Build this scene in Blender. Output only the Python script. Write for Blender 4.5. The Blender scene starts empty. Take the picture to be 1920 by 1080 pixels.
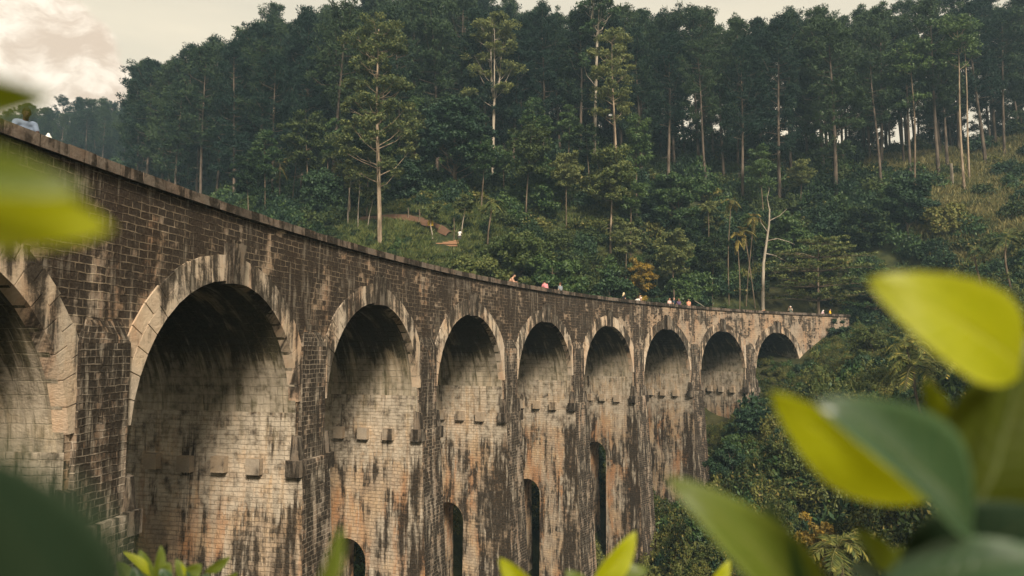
import bpy, math, random
import numpy as np
from mathutils import Vector, Matrix
C = bpy.context.scene
rng = np.random.default_rng(11)
random.seed(11)
R_ = math.radians

# ------------------------------------------------------------------ camera
F, PITCH = 1330.0, 0.0892            # focal length in photo pixels, upward tilt
cam_d = bpy.data.cameras.new('camera'); cam = bpy.data.objects.new('camera', cam_d)
C.collection.objects.link(cam); C.camera = cam
cam_d.sensor_width = 36; cam_d.lens = F / 1920 * 36
cam_d.clip_start = 0.02; cam_d.clip_end = 5000
cam.location = (0, 0, 0); cam.rotation_euler = (math.pi / 2 + PITCH, 0, 0)
cam_d.dof.use_dof = True; cam_d.dof.focus_distance = 45; cam_d.dof.aperture_fstop = 2.6
cP, sP = math.cos(PITCH), math.sin(PITCH)
def at(u, v, D):
    """world point seen at photo pixel (u, v) at forward distance D"""
    x, z = (u - 960) / F, (540 - v) / F
    yy, zz = cP - sP * z, sP + cP * z
    k = D / yy
    return np.array([x * k, D, zz * k])
def px(p):
    Y = cP * p[1] + sP * p[2]; Z = -sP * p[1] + cP * p[2]
    return 960 + F * p[0] / Y, 540 - F * Z / Y

# ------------------------------------------------------------------ world, sun, exposure
SUN_AZ, SUN_EL = math.atan2(0.27, -0.96), R_(39)
sd = Vector((math.sin(SUN_AZ) * math.cos(SUN_EL), math.cos(SUN_AZ) * math.cos(SUN_EL), math.sin(SUN_EL)))
W = bpy.data.worlds.new('World'); C.world = W; W.use_nodes = True
class NT:
    """short node-tree writer"""
    def __init__(s, nt): s.nt = nt; nt.nodes.clear()
    def n(s, t, **k):
        nd = s.nt.nodes.new(t)
        for a, b in k.items(): setattr(nd, a, b)
        return nd
    def set(s, sock, v):
        if hasattr(v, 'is_output') or isinstance(v, bpy.types.NodeSocket): s.nt.links.new(v, sock)
        elif isinstance(v, (tuple, list)) and len(v) == 3 and sock.type == 'RGBA': sock.default_value = (*v, 1)
        else: sock.default_value = v
    def math(s, op, a, b=0.0, c=0.0, clamp=False):
        m = s.n('ShaderNodeMath', operation=op, use_clamp=clamp)
        s.set(m.inputs[0], a); s.set(m.inputs[1], b); s.set(m.inputs[2], c); return m.outputs[0]
    def vmath(s, op, a, b=(0, 0, 0)):
        m = s.n('ShaderNodeVectorMath', operation=op)
        s.set(m.inputs[0], a)
        s.set(m.inputs['Scale'] if op == 'SCALE' else m.inputs[1], b)
        return m.outputs['Value'] if op in ('DOT_PRODUCT', 'DISTANCE', 'LENGTH') else m.outputs[0]
    def mix(s, f, a, b, mode='MIX'):
        m = s.n('ShaderNodeMix', data_type='RGBA', blend_type=mode)
        s.set(m.inputs[0], f); s.set(m.inputs[6], a); s.set(m.inputs[7], b); return m.outputs[2]
    def noise(s, vec, scale, detail=4, rough=.55, dist=0.0):
        m = s.n('ShaderNodeTexNoise'); s.set(m.inputs['Vector'], vec)
        m.inputs['Scale'].default_value = scale; m.inputs['Detail'].default_value = detail
        m.inputs['Roughness'].default_value = rough; m.inputs['Distortion'].default_value = dist
        return m.outputs[0]
    def ramp(s, f, lo, hi, a=0.0, b=1.0):
        m = s.n('ShaderNodeMapRange', interpolation_type='SMOOTHSTEP')
        s.set(m.inputs[0], f)
        for i, v in zip((1, 2, 3, 4), (lo, hi, a, b)): s.set(m.inputs[i], v)
        return m.outputs[0]
    def scalev(s, vec, xyz):
        return s.vmath('MULTIPLY', vec, xyz)

w = NT(W.node_tree)
tc = w.n('ShaderNodeTexCoord').outputs['Generated']
sky = w.n('ShaderNodeTexSky', sky_type='NISHITA')
sky.sun_disc = False; sky.sun_elevation = SUN_EL; sky.sun_rotation = SUN_AZ
sky.air_density = 1.6; sky.dust_density = 3.5
bg1 = w.n('ShaderNodeBackground'); w.set(bg1.inputs[0], sky.outputs[0]); bg1.inputs[1].default_value = 0.07
# high cloud deck, cream, thinner here and there
sep = w.n('ShaderNodeSeparateXYZ'); w.set(sep.inputs[0], tc)
deckn = w.noise(w.scalev(tc, (1.0, 1.0, 3.0)), 2.2, 5, .55, .4)
elev = w.ramp(sep.outputs[2], 0.05, 0.75)
deck = w.mix(elev, (0.92, 0.76, 0.53), (0.46, 0.43, 0.34))
deck = w.mix(w.ramp(deckn, .38, .68), w.mix(.35, deck, (.36, .34, .28)), deck)
# one heaped cloud low in the north-west
c0 = Vector(at(50, 120, 100)).normalized()
wob = w.n('ShaderNodeTexNoise'); w.set(wob.inputs['Vector'], tc); wob.inputs['Scale'].default_value = 9; wob.inputs['Detail'].default_value = 6
wv = w.vmath('SCALE', w.vmath('SUBTRACT', wob.outputs['Color'], (.5, .5, .5)), .085)
pt_ = w.vmath('ADD', tc, wv)
lump = None
for (u, v, r) in ((20, 70, .075), (85, 120, .066), (140, 150, .045), (-60, 120, .12), (40, 175, .07), (170, 172, .026)):
    d = Vector(at(u, v, 100)).normalized()
    q = w.ramp(w.vmath('DISTANCE', pt_, tuple(d)), r * 1.08, r * .86)
    lump = q if lump is None else w.math('MAXIMUM', lump, q)
shade = w.noise(w.scalev(pt_, (1, 1, 1.6)), 11, 5, .6)
puffy = w.mix(w.ramp(shade, .40, .60), (.60, .46, .33), (.92, .79, .63))
deck = w.mix(lump, deck, puffy)
bg2 = w.n('ShaderNodeBackground'); w.set(bg2.inputs[0], deck); bg2.inputs[1].default_value = 1.05
ms = w.n('ShaderNodeMixShader'); ms.inputs[0].default_value = 0.86
w.nt.links.new(bg1.outputs[0], ms.inputs[1]); w.nt.links.new(bg2.outputs[0], ms.inputs[2])
w.nt.links.new(ms.outputs[0], w.n('ShaderNodeOutputWorld').inputs[0])
sun_d = bpy.data.lights.new('sun', 'SUN'); sun_d.energy = 4.0; sun_d.angle = R_(14); sun_d.color = (1, .88, .72)
sun = bpy.data.objects.new('sun', sun_d); C.collection.objects.link(sun)
sun.rotation_euler = sd.to_track_quat('Z', 'Y').to_euler(); sun.location = (0, 0, 150)
vs = C.view_settings; vs.view_transform = 'Standard'; vs.look = 'None'; vs.exposure = 0.62; vs.gamma = 1
C.cycles.use_denoising = True
C.cycles.max_bounces = 6; C.cycles.diffuse_bounces = 2; C.cycles.glossy_bounces = 2; C.cycles.transmission_bounces = 3
C.cycles.volume_bounces = 0; C.cycles.transparent_max_bounces = 4
C.cycles.sample_clamp_indirect = 4

# ------------------------------------------------------------------ object helpers
col = C.collection
def tag(o, label=None, cat=None, group=None, kind=None):
    for k, v in (('label', label), ('category', cat), ('group', group), ('kind', kind)):
        if v: o[k] = v
    return o
def empty(name, loc, rz=0.0, label=None, cat=None, group=None):
    o = bpy.data.objects.new(name, None); col.objects.link(o)
    o.location = loc; o.rotation_euler = (0, 0, rz); o.empty_display_size = .3
    return tag(o, label, cat, group)
def link(name, me, parent=None):
    o = bpy.data.objects.new(name, me); col.objects.link(o)
    if parent is not None: o.parent = parent
    return o
KIDS = {}
def child(name, me, parent):
    o = link(name, me, parent); KIDS.setdefault(parent.name, []).append(o); return o
def copy_tree(src, loc, rz, scale=1.0, label=None):
    r = src.copy(); col.objects.link(r); r.location = loc; r.rotation_euler = (0, 0, rz)
    r.scale = (scale,) * 3 if np.isscalar(scale) else scale
    if label: r['label'] = label
    for c in KIDS[src.name]:
        k = c.copy(); col.objects.link(k); k.parent = r
        KIDS.setdefault(r.name, []).append(k)
    return r
def np_mesh(name, V, Q, mats, idx=None, uv=None, smooth=False):
    """mesh from an (n,3) array and an (m,4) array of quads"""
    V = np.asarray(V, np.float32); Q = np.asarray(Q, np.int32)
    me = bpy.data.meshes.new(name)
    me.vertices.add(len(V)); me.vertices.foreach_set('co', V.ravel())
    me.loops.add(Q.size); me.loops.foreach_set('vertex_index', Q.ravel())
    me.polygons.add(len(Q)); me.polygons.foreach_set('loop_start', np.arange(0, Q.size, 4, dtype=np.int32))
    for m in (mats if isinstance(mats, (list, tuple)) else [mats]): me.materials.append(m)
    if idx is not None: me.polygons.foreach_set('material_index', np.asarray(idx, np.int32))
    if smooth: me.polygons.foreach_set('use_smooth', np.ones(len(Q), bool))
    if uv is not None:
        l = me.uv_layers.new(name='UVMap'); l.data.foreach_set('uv', np.asarray(uv, np.float32)[Q.ravel()].ravel())
    me.update(calc_edges=True); me.validate()
    return me
class MB:
    """collects quad grids and boxes with metre UVs"""
    def __init__(s): s.V = []; s.Q = []; s.U = []; s.I = []; s.n = 0
    def add(s, V, Q, U=None, i=0):
        V = np.asarray(V, float).reshape(-1, 3)
        s.V.append(V); s.Q.append(np.asarray(Q) + s.n); s.n += len(V)
        s.U.append(np.zeros((len(V), 2)) if U is None else np.asarray(U, float).reshape(-1, 2))
        s.I.append(np.full(len(Q), i))
    def grid(s, P, U, flip=False, i=0):
        P = np.asarray(P, float); a, b = P.shape[:2]
        g = np.arange(a * b).reshape(a, b)
        q = np.stack([g[:-1, :-1], g[1:, :-1], g[1:, 1:], g[:-1, 1:]], -1).reshape(-1, 4)
        s.add(P, q[:, ::-1] if flip else q, U, i)
    def hexa(s, P, uvs=None, i=0, suv=None):
        """P: 8 corners, bottom 0-3 then top 4-7"""
        P = np.asarray(P, float)
        f = [(0, 3, 2, 1), (4, 5, 6, 7), (0, 1, 5, 4), (1, 2, 6, 5), (2, 3, 7, 6), (3, 0, 4, 7)]
        for k in f:
            q = P[list(k)]
            e1 = np.linalg.norm(q[1] - q[0]); e2 = np.linalg.norm(q[3] - q[0])
            o = rng.random(2) * 20
            s.add(q, [(0, 1, 2, 3)], np.array([(0, 0), (e1, 0), (e1, e2), (0, e2)]) + o if suv is None else np.asarray(suv)[list(k)], i)
    def build(s, name, mats, smooth=False):
        return np_mesh(name, np.concatenate(s.V), np.concatenate(s.Q), mats, np.concatenate(s.I), np.concatenate(s.U), smooth)
def tube(path, rad, n=6):
    path = np.asarray(path, float); rad = np.broadcast_to(np.asarray(rad, float), (len(path),))
    t = np.gradient(path, axis=0); t /= np.linalg.norm(t, axis=1)[:, None] + 1e-9
    ref = np.array([0, 1, 0.]) if abs(t[0][2]) > .7 else np.array([0, 0, 1.])
    a = np.cross(t, ref); a /= np.linalg.norm(a, axis=1)[:, None] + 1e-9
    b = np.cross(t, a)
    th = np.linspace(0, 2 * np.pi, n, endpoint=False)
    V = path[:, None] + rad[:, None, None] * (a[:, None] * np.cos(th)[None, :, None] + b[:, None] * np.sin(th)[None, :, None])
    m = len(path); g = np.arange(m * n).reshape(m, n); h = np.roll(g, -1, 1)
    Q = np.stack([g[:-1], h[:-1], h[1:], g[1:]], -1).reshape(-1, 4)
    return V.reshape(-1, 3), Q
class TB(MB):
    def tube(s, path, rad, n=6, i=0):
        V, Q = tube(path, rad, n); s.add(V, Q, None, i)
def unit(a): return a / (np.linalg.norm(a, axis=-1, keepdims=True) + 1e-9)
def leaf_quads(c, axis, nrm, L, Wd, bend=0.0):
    """diamond leaves: centre, long axis, normal"""
    axis = unit(axis); b = unit(np.cross(nrm, axis)); n = np.cross(axis, b)
    L = np.broadcast_to(L, len(c))[:, None]; Wd = np.broadcast_to(Wd, len(c))[:, None]
    V = np.stack([c - axis * L / 2, c + b * Wd / 2 + n * bend * L, c + axis * L / 2, c - b * Wd / 2 + n * bend * L], 1)
    return V.reshape(-1, 3), np.arange(4 * len(c)).reshape(-1, 4)
def puff(c, r, n, L, Wd, squash=.75, up=.5, rg=rng):
    """a clump of leaves round centre c"""
    d = unit(rg.normal(size=(n, 3))); rr = r * rg.random((n, 1)) ** .45
    p = np.asarray(c) + d * rr * np.array([1, 1, squash])
    ax = unit(rg.normal(size=(n, 3)) + d * .6)
    nr = unit(d + rg.normal(size=(n, 3)) * .55 + np.array([0, 0, up]))
    s = rg.uniform(.7, 1.3, n)
    return leaf_quads(p, ax, nr, L * s, Wd * s)

# ------------------------------------------------------------------ materials
def mat(name):
    m = bpy.data.materials.new(name); m.use_nodes = True
    return m, NT(m.node_tree)
def finish(t, colr, rough=.85, bump=None, strength=.6, dist=.03, spec=.25, trans=None, tw=0.0):
    b = t.n('ShaderNodeBsdfPrincipled'); t.set(b.inputs['Base Color'], colr); t.set(b.inputs['Roughness'], rough)
    b.inputs['Specular IOR Level'].default_value = spec
    if bump is not None:
        bn = t.n('ShaderNodeBump'); bn.inputs['Strength'].default_value = strength; bn.inputs['Distance'].default_value = dist
        t.set(bn.inputs['Height'], bump); t.set(b.inputs['Normal'], bn.outputs[0])
    out = b.outputs[0]
    if tw:
        tr = t.n('ShaderNodeBsdfTranslucent'); t.set(tr.inputs[0], trans if trans is not None else colr)
        mx = t.n('ShaderNodeMixShader'); mx.inputs[0].default_value = tw
        t.nt.links.new(out, mx.inputs[1]); t.nt.links.new(tr.outputs[0], mx.inputs[2]); out = mx.outputs[0]
    t.nt.links.new(out, t.n('ShaderNodeOutputMaterial').inputs[0])
def stone(name, c1, c2, mortar, bw=.5, bh=.215, msize=.016, patina=.5, pscale=1.0, zlo=None, zhi=None, orange=0., white=0.,
          green=0., centre=False, arc=None, black=(.016, .013, .010), brick=True, block=.35, runs=None, edge=False, drip=.5, mvis=.5, zor=None, soft=1.0, zgreen=None):
    """coursed rubble masonry with lichen, lime and rust; UV in metres.  patina: share grown over by black lichen;
    zlo/zhi: heights between which the lichen thickens; arc: metres along the bridge where it thins out; runs: heights between
    which lime has run down; edge: lichen spreading from the front corner; drip: how far the growth follows running water"""
    m, t = mat(name)
    uv = t.n('ShaderNodeUVMap', uv_map='UVMap').outputs[0]
    oi = t.n('ShaderNodeObjectInfo').outputs['Random']
    so = t.n('ShaderNodeCombineXYZ'); t.set(so.inputs[0], t.math('MULTIPLY', oi, 37.0)); t.set(so.inputs[2], t.math('MULTIPLY', oi, 11.0))
    uvn = t.vmath('ADD', uv, so.outputs[0])          # stains differ from piece to piece, courses do not
    warp = t.n('ShaderNodeTexNoise'); t.set(warp.inputs['Vector'], uv); warp.inputs['Scale'].default_value = 2.1; warp.inputs['Detail'].default_value = 4
    uvw = t.vmath('ADD', uv, t.vmath('SCALE', t.vmath('SUBTRACT', warp.outputs['Color'], (.5, .5, .5)), .10))
    def bricks(a, b, mo):
        k = t.n('ShaderNodeTexBrick', offset=.46, squash=.72, squash_frequency=3, offset_frequency=2)
        t.set(k.inputs['Vector'], uvw); t.set(k.inputs['Color1'], a); t.set(k.inputs['Color2'], b); t.set(k.inputs['Mortar'], mo)
        k.inputs['Scale'].default_value = 1; k.inputs['Mortar Size'].default_value = msize; k.inputs['Mortar Smooth'].default_value = .5
        k.inputs['Bias'].default_value = 0; k.inputs['Brick Width'].default_value = bw; k.inputs['Row Height'].default_value = bh
        return k
    fine = t.noise(uvn, 13, 7, .7)
    mid = t.noise(uvn, 2.4, 6, .65)
    if brick:
        bk = bricks(c1, c2, mortar); base = bk.outputs[0]; mf = bk.outputs['Fac']
        rnd = bricks((0, 0, 0), (1, 1, 1), (.5, .5, .5)).outputs[0]
    else:
        ri = t.n('ShaderNodeNewGeometry').outputs['Random Per Island']
        base = t.mix(t.math('ADD', t.math('MULTIPLY', t.noise(uvn, .9, 4), .5), t.math('MULTIPLY', ri, .5)), c1, c2); mf = 0.0; rnd = mid
    base = t.mix(.5, base, t.mix(fine, t.mix(.55, c2, (0, 0, 0)), t.mix(.35, c1, (1, .93, .82))))
    base = t.mix(t.ramp(mid, .38, .72, 0, .6), base, c1)
    base = t.mix(t.ramp(t.noise(uvn, .9, 5, .65), .50, .68, 0, .65), base, c2)
    gr = t.vmath('DOT_PRODUCT', base, (.35, .45, .20))
    gc = t.n('ShaderNodeCombineColor'); [t.set(gc.inputs[k], t.math('MULTIPLY', gr, q)) for k, q in enumerate((1.08, 1.0, .86))]
    base = t.mix(t.ramp(t.noise(uvn, .45, 4, .6), .40, .62, .0, .50), base, gc.outputs[0])
    streak = t.noise(t.scalev(uvn, (1.0, .13, 1)), 2.2 * pscale, 6, .66, .4)
    streak2 = t.noise(t.scalev(uvn, (1.0, .09, 1)), 4.6, 5, .62, .2)
    blot = t.noise(uvn, .5 * pscale, 5, .62, .6)
    pos = t.n('ShaderNodeNewGeometry').outputs['Position']
    sx = t.n('ShaderNodeSeparateXYZ'); t.set(sx.inputs[0], pos); Z = sx.outputs[2]
    su = t.n('ShaderNodeSeparateXYZ'); t.set(su.inputs[0], uv); U = su.outputs[0]
    if orange:
        o_ = t.math('MULTIPLY', t.ramp(t.noise(t.scalev(uvn, (1, .22, 1)), 1.0, 5, .65), .47, .66), orange)
        if zor: o_ = t.math('MULTIPLY', o_, t.ramp(Z, zor[0], zor[1], 0, 1))
        base = t.mix(o_, base, t.mix(fine, (.36, .13, .04), (.50, .24, .09)))
    if green: base = t.mix(t.math('MULTIPLY', t.ramp(t.math('ADD', t.math('MULTIPLY', t.noise(t.scalev(uvn, (1.0, .10, 1)), 3.1, 5, .6, .3), .75), t.math('MULTIPLY', blot, .25)), .46, .55), t.math('MULTIPLY', green, t.ramp(Z, zgreen[0], zgreen[1]) if zgreen else 1.0)), base, t.mix(streak2, (.045, .042, .018), (.115, .105, .050)))
    # lichen
    sc_, bc_ = t.ramp(streak, .28, .72), t.ramp(blot, .30, .70)
    msk = t.math('ADD', t.math('MULTIPLY', sc_, drip), t.math('ADD', t.math('MULTIPLY', bc_, 1 - drip), t.math('MULTIPLY', t.math('SUBTRACT', fine, .5), .45)))
    msk = t.math('ADD', msk, t.math('MULTIPLY', t.math('SUBTRACT', mid, .5), .22))
    if brick: msk = t.math('ADD', msk, t.math('MULTIPLY', t.math('SUBTRACT', .5, rnd), block * .4))
    thr = 1 - patina
    if zlo is not None: msk = t.math('ADD', msk, t.ramp(Z, zlo, zhi, -.20, .20))
    if arc is not None: msk = t.math('ADD', msk, t.ramp(U, arc[0], arc[1], .03, -.36))
    if edge:        # growth spreading in from the pier's front corner, wider on some piers than on others
        wd = t.math('ADD', .5, t.math('MULTIPLY', t.math('POWER', oi, 2.0), 2.6))
        wd = t.math('MULTIPLY', wd, t.ramp(Z, -9, -3.6, 1.25, .55))
        inner = t.ramp(t.math('ADD', t.math('ABSOLUTE', U), t.math('MULTIPLY', t.math('SUBTRACT', blot, .5), 2.2)), 0.0, wd, .32, 0.0)
        msk = t.math('ADD', msk, inner)
    if centre:      # the leaking joint under the track's middle stains a band down barrel and pier
        dd = t.math('ABSOLUTE', t.math('SUBTRACT', t.math('ADD', U, t.math('MULTIPLY', t.math('SUBTRACT', t.noise(t.scalev(uvn, (.2, .35, 1)), 1.4, 4), .5), 1.3)), 4.5))
        wdt = t.math('MULTIPLY', t.ramp(Z, -8, -3, .0, 1.0), t.math('MULTIPLY', t.noise(t.scalev(uvn, (.3, .3, 1)), 1.5, 3), .80))
        msk = t.math('ADD', msk, t.ramp(t.math('SUBTRACT', dd, wdt), -.10, .30, .17, 0.0))
    grown = t.ramp(msk, thr - .10 * soft, thr + .10 * soft)
    colr = t.mix(t.math('MULTIPLY', grown, .96), base, t.mix(t.ramp(fine, .35, .7), black, tuple(3.2 * x for x in black)))
    if brick: colr = t.mix(t.math('MULTIPLY', t.math('MULTIPLY', mf, t.math('MULTIPLY', mvis, t.math('SUBTRACT', 1.0, t.math('MULTIPLY', grown, .35)))), t.ramp(t.math('ADD', t.math('MULTIPLY', mid, .6), t.math('MULTIPLY', blot, .4)), .58, .40)), colr, mortar)
    if white:       # lime washed out of the joints, running over everything
        wm = t.math('ADD', t.math('MULTIPLY', streak2, .62), t.math('MULTIPLY', blot, .38))
        if runs: wm = t.math('ADD', wm, t.math('SUBTRACT', t.ramp(Z, runs[0], runs[0] + 1.2, 0, .13), t.ramp(Z, runs[1] - 1.6, runs[1], .0, .20)))
        wf = t.math('MULTIPLY', t.ramp(wm, .52, .63), t.math('MULTIPLY', white, t.ramp(mid, .28, .60)))
        colr = t.mix(wf, colr, t.mix(mid, (.50, .41, .30), (.66, .58, .47)))
    h = t.math('ADD', t.math('MULTIPLY', fine, .6), t.math('MULTIPLY', mid, .5))
    if brick: h = t.math('SUBTRACT', h, t.math('MULTIPLY', mf, 1.0))
    finish(t, colr, .92, h, .95, .07, .12)
    return m
TAN, BRN, MOR = (.46, .315, .195), (.20, .125, .075), (.54, .42, .29)
PA, PB = (.64, .45, .265), (.30, .19, .11)
M = {}
M['wall'] = stone('spandrel_masonry', TAN, BRN, MOR, .46, .205, .022, patina=.60, zlo=-3.0, zhi=3.4, arc=(38, 62), orange=.3, white=.3, block=.75, drip=.4, mvis=.5, black=(.017, .013, .010), soft=1.5)
M['pier'] = stone('pier_masonry', PA, PB, (.33, .245, .16), .42, .175, .020, patina=.46, orange=.65, zor=(-3.6, -7.5), white=.75, green=.8, zgreen=(-4.6, -2.6), centre=True, edge=True, mvis=.42, runs=(-6.5, 1.5), block=.45, drip=.62, soft=2.0)
M['shaft'] = stone('pier_front_masonry', (.36, .25, .16), (.17, .11, .07), (.52, .43, .33), .36, .175, .022, patina=.70, white=.62, orange=.3, drip=.72, block=.7, mvis=.55, soft=1.5)
M['barrel'] = stone('barrel_masonry', (.42, .32, .19), (.22, .165, .10), (.44, .38, .26), .75, .33, .016, patina=.51, zlo=-3.2, zhi=1.7, soft=2.0, green=.85, white=.5, centre=True, runs=(-4.6, .6), black=(.030, .026, .015), drip=.6, mvis=.5)
M['ring'] = stone('dressed_ring_stone', (.64, .49, .34), (.44, .31, .205), MOR, patina=.45, white=.35, orange=.35, brick=False, zlo=-2.6, zhi=3.2, drip=.6, soft=1.8)
M['coping'] = stone('coping_stone', (.125, .075, .046), (.07, .043, .029), MOR, patina=.50, brick=False)
M['block'] = stone('corbel_stone', (.42, .31, .20), (.28, .195, .12), MOR, patina=.20, soft=2, brick=False)
M['darkblock'] = stone('lichen_stone', (.17, .115, .07), (.08, .058, .04), MOR, patina=.57, brick=False, white=.3, drip=.7)
M['ballast'] = stone('track_ballast', (.25, .22, .19), (.15, .13, .11), MOR, patina=.3, brick=False)

def foliage(name, dark, lite, accent=None, tw=.25, rough=.6, vary=.35, nscale=.35, spec=.3):
    m, t = mat(name)
    oi = t.n('ShaderNodeObjectInfo'); g = t.n('ShaderNodeNewGeometry')
    v = t.math('ADD', t.math('MULTIPLY', t.noise(g.outputs['Position'], nscale, 3, .6), .9), t.math('MULTIPLY', t.math('SUBTRACT', oi.outputs['Random'], .5), vary))
    v = t.math('ADD', v, t.math('MULTIPLY', t.math('SUBTRACT', g.outputs['Random Per Island'], .5), .55))
    c = t.mix(t.ramp(v, .2, .75), dark, lite)
    if accent: c = t.mix(t.ramp(g.outputs['Random Per Island'], .86, .95, 0, .8), c, accent)
    finish(t, c, rough, spec=spec, tw=tw)
    return m
M['pine'] = foliage('pine_needles', (.010, .028, .018), (.044, .072, .029), tw=.15, vary=.95, nscale=.22, spec=.15)
M['farpine'] = M['pine']
M['euc'] = foliage('eucalyptus_leaves', (.060, .088, .030), (.170, .185, .055), tw=.25)
M['dark_leaf'] = foliage('dark_broad_leaves', (.013, .036, .019), (.044, .082, .032), tw=.15, spec=.25, rough=.6)
M['mid_leaf'] = foliage('green_broad_leaves', (.026, .062, .020), (.085, .135, .036), tw=.2, rough=.5)
M['lime_leaf'] = foliage('yellow_green_leaves', (.060, .090, .022), (.150, .165, .045), tw=.25)
M['gold_leaf'] = foliage('golden_leaves', (.10, .09, .025), (.34, .22, .03), tw=.25)
M['thicket'] = foliage('thicket_leaves', (.030, .050, .012), (.150, .155, .036), accent=(.26, .20, .06), tw=.2, vary=.8, nscale=.12)
M['under'] = foliage('undergrowth_leaves', (.015, .034, .013), (.066, .088, .028), tw=.18, spec=.15, vary=.8, nscale=.12)
M['palm'] = foliage('palm_fronds', (.026, .056, .018), (.115, .135, .034), accent=(.32, .26, .06), tw=.2)
M['drypalm'] = foliage('yellowing_fronds', (.12, .11, .03), (.36, .27, .06), tw=.25)
M['slopepalm'] = foliage('slope_palm_fronds', (.045, .070, .018), (.20, .20, .045), accent=(.42, .33, .07), tw=.25)
M['grass'] = foliage('dry_grass_blades', (.085, .095, .028), (.24, .205, .075), tw=.2, vary=.9)
M['banana'] = foliage('banana_leaf', (.05, .09, .035), (.11, .16, .06), tw=.3)
def bark(name, a, b, sc=3.0):
    m, t = mat(name)
    p = t.n('ShaderNodeTexCoord').outputs['Object']
    n = t.noise(t.scalev(p, (1, 1, .18)), sc, 5, .6)
    n2 = t.noise(p, .5, 3)
    c = t.mix(t.ramp(t.math('ADD', t.math('MULTIPLY', n, .65), t.math('MULTIPLY', n2, .35)), .36, .64), a, b)
    finish(t, c, .9, n, .5, .05, .1); return m
M['pinebark'] = bark('pine_bark', (.045, .036, .028), (.16, .125, .095))
M['eucbark'] = bark('pale_eucalyptus_bark', (.13, .095, .065), (.40, .31, .22))
M['tanbark'] = bark('tan_bark', (.07, .052, .036), (.21, .16, .11))
M['whitebark'] = bark('bleached_bark', (.20, .165, .125), (.46, .40, .32))
M['greenstem'] = bark('green_stem', (.08, .10, .03), (.20, .18, .07), 8)
def plain(name, c, rough=.7, var=.25, sc=20):
    m, t = mat(name)
    p = t.n('ShaderNodeTexCoord').outputs['Object']
    n = t.noise(p, sc, 4)
    finish(t, t.mix(n, tuple(x * (1 - var) for x in c), tuple(min(1, x * (1 + var)) for x in c)), rough, n, .2, .01)
    return m
# ------------------------------------------------------------------ terrain
BX, BY, BR, TH0 = 87.45, 2.28, 98.53, 2.9353       # centre, radius and start angle of the viaduct's curve
SP, HA, HB = 10.6, 4.28, 4.49                       # arch spacing, half span, rise
ZTOP, ZCR = 4.69, 2.22                              # top of coping, crown of the arches
ZSP = ZCR - HB                                      # springing
WID = 7.7                                           # width across the deck
def P(s, off, z):
    """s along the curve, off towards the centre of the curve (towards the viewer)"""
    th = TH0 - np.asarray(s) / BR; r = BR - np.asarray(off)
    x, y = BX + r * np.cos(th), BY + r * np.sin(th)
    return np.stack(np.broadcast_arrays(x, y, np.asarray(z, float)), -1)
gp = []   # ground control points
for u, v, D in ((712, 462, 85), (830, 460, 85), (922, 356, 108), (1105, 338, 112), (1157, 392, 100), (775, 375, 100), (640, 420, 92), (560, 400, 104),
                (300, 420, 120), (430, 400, 112), (540, 262, 150), (420, 300, 148), (300, 362, 140), (160, 352, 220), (60, 350, 225), (215, 335, 235),
                (900, 235, 150), (1100, 262, 145), (1300, 288, 140), (1500, 296, 135), (1700, 286, 126), (1900, 262, 120), (2050, 240, 118),
                (1300, 400, 108), (1500, 390, 108), (1700, 385, 104), (1900, 305, 112), (1880, 345, 104), (1800, 400, 98), (1700, 455, 96),
                (2000, 330, 98), (1600, 520, 96), (1430, 568, 95), (1300, 555, 97), (1200, 520, 98), (1000, 505, 90), (1100, 520, 92), (940, 480, 88),
                (1605, 632, 86), (1650, 604, 93), (1560, 668, 82), (1490, 752, 79), (1420, 800, 76), (1320, 935, 73), (1700, 612, 84), (1750, 640, 70), (1900, 585, 74), (2000, 560, 70),
                (1650, 760, 62), (1800, 780, 52), (1500, 850, 62), (1450, 980, 56), (1650, 960, 44), (1900, 900, 40), (1850, 1010, 34), (2100, 800, 40), (1300, 1090, 55)):
    gp.append(at(u, v, D))
for x, y, z in ((0, 0, -1.75), (0, -20, 2), (-30, -10, 6), (-30, 10, 4.5), (-17, 3, 4.0), (-9, 3, 0.5), (0, 8, -5.0), (8, 10, -6), (-5, 10, -6.5), (-4, 20, -13), (-14, 18, -8), (20, 6, -4), (30, 0, -1), (40, 20, -8),
                (2, 35, -20), (-10, 30, -18), (-12, 45, -15), (-4, 55, -16), (14, 45, -22), (10, 58, -23), (22, 55, -22), (3, 62, -18), (10, 72, -16), (20, 82, -8), (-25, 50, -5), (-40, 60, 4), (-30, 80, 10), (-50, 30, 6),
                (-60, 110, 20), (-110, 150, 40), (-150, 220, 60), (-60, 170, 42), (-90, 190, 44), (0, 180, 40), (40, 170, 26), (70, 165, 18), (110, 150, 22), (130, 100, 46), (120, 60, 20), (100, 30, 6), (60, -20, 4), (-80, 0, 14),
                (-40, 300, 50), (80, 260, 0), (170, 180, 10), (-260, 260, 50), (-220, 60, 20), (220, 60, 20)):
    gp.append(np.array([x, y, z], float))
gp = np.array(gp)
def tps_fit(p, lam=8.0):
    n = len(p); r2 = ((p[:, None, :2] - p[None, :, :2]) ** 2).sum(-1)
    K = .5 * r2 * np.log(r2 + 1e-9); K[np.diag_indices(n)] = lam
    A = np.zeros((n + 3, n + 3)); A[:n, :n] = K; A[:n, n] = 1; A[:n, n + 1:] = p[:, :2]; A[n, :n] = 1; A[n + 1:, :n] = p[:, :2].T
    return np.linalg.solve(A, np.concatenate([p[:, 2], np.zeros(3)]))
TW = tps_fit(gp)
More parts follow.
